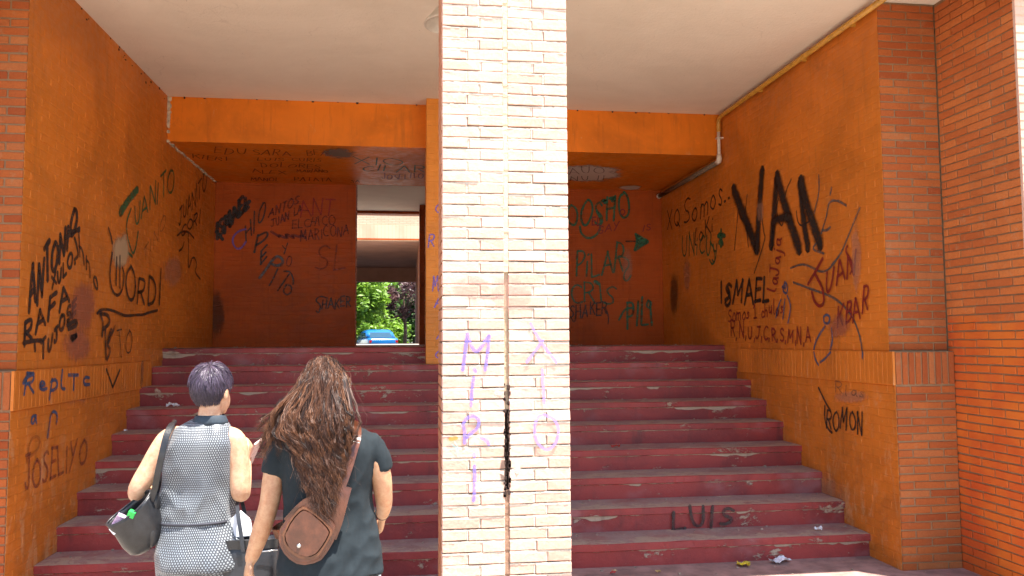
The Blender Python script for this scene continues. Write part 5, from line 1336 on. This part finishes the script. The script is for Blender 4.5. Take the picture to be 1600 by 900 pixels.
# ------------------------------------------------------------------ litter
def litter(name, c, rx, ry, mat, seed, label, cat, h=.02):
    n = 10; V, Fc = [], []; rnd = random.Random(seed)
    for j in range(n+1):
        for i in range(n+1):
            u, v = i/n*2-1, j/n*2-1; k = 1-.25*abs(mnoise.noise(Vector((u*1.3, v*1.3, seed))))
            V.append(Vector((u*rx*k, v*ry*k, .006+h*(.5+mnoise.noise(Vector((u*1.6, v*1.6, seed*3.3)))) + h*.6*abs(mnoise.noise(Vector((u*3.5, v*3.5, seed)))))))
    for j in range(n):
        for i in range(n): a = j*(n+1)+i; Fc.append((a, a+1, a+n+2, a+n+1))
    o = mesh_of(name, [(V, Fc)], mat, None, smooth=False); o.location = c; o.rotation_euler.z = rnd.uniform(-.6, .6); return tag(o, label, cat)
YW = plain('yellow_wrapper', (.65, .50, .03), .4, .5, 16)
litter('wrapper', on_z(1162, 885, .006), .05, .045, YW, 1, 'crumpled yellow wrapper on the ground by the lowest step', 'wrapper', .03)
litter('paper', on_z(1219, 879, .006), .085, .05, WHT, 2, 'torn white paper on the ground right of the yellow wrapper', 'paper', .03)
kz = lambda k: LAND-k*R9
def on_tread(px, k): 
    p = on_y(px, 600, D-k*T+.12); return Vector((p.x, D-k*T+.12, kz(k)))
litter('paper', on_tread(271, 3), .055, .03, WHT, 3, 'small white paper on a step behind the purple haired head', 'paper', .035)
litter('paper', on_tread(1272, 8), .03, .02, WHT, 4, 'small white scrap at the right end of the lowest tread', 'paper', .025)
litter('leaf', on_tread(960, 5), .045, .02, plain('red_leaf', (.4, .03, .02), .6, .2), 5, 'small red leaf on a middle step right of the pillar', 'leaf', .02)
litter('paper', on_tread(198, 4), .015, .012, WHT, 6, 'tiny white scrap by the left wall on a step', 'paper', .02)
for i, (x, y, c) in enumerate(((958, 897, (.5, .03, .03)), (1028, 895, (.5, .33, .12)), (960, 894, (.5, .36, .2)))):
    p = on_z(x, y, .006); litter('dry_leaf', p, .02, .014, plain('litter_%d' % i, c, .6, .2), 20+i, ('small red petal on the ground beside the pillar', 'dry tan leaf on the ground between pillar and yellow wrapper', 'pale dry leaf on the ground next to the red petal')[i], 'leaf', .014)

pts = []
rnd = random.Random(77)
for k in range(9):
    for i in range(34):
        x = rnd.uniform(XL+.03, XR-.03); y = D-k*T+T-abs(rnd.gauss(0, .06))-.012
        if rnd.random() < .25: y = D-k*T+rnd.uniform(.02, T-.03)
        if k == 0: y = D+rnd.uniform(.05, 1.)
        pts.append((x, y, LAND-k*R9+.002))
for i in range(60): pts.append((rnd.uniform(XL-.3, XR+.3), rnd.uniform(5.45, 5.93), .008))
grit = crumbs('grit', pts, stairs, plain('pale_grit', (.34, .27, .2), .95, .5, 30), .002, .007)
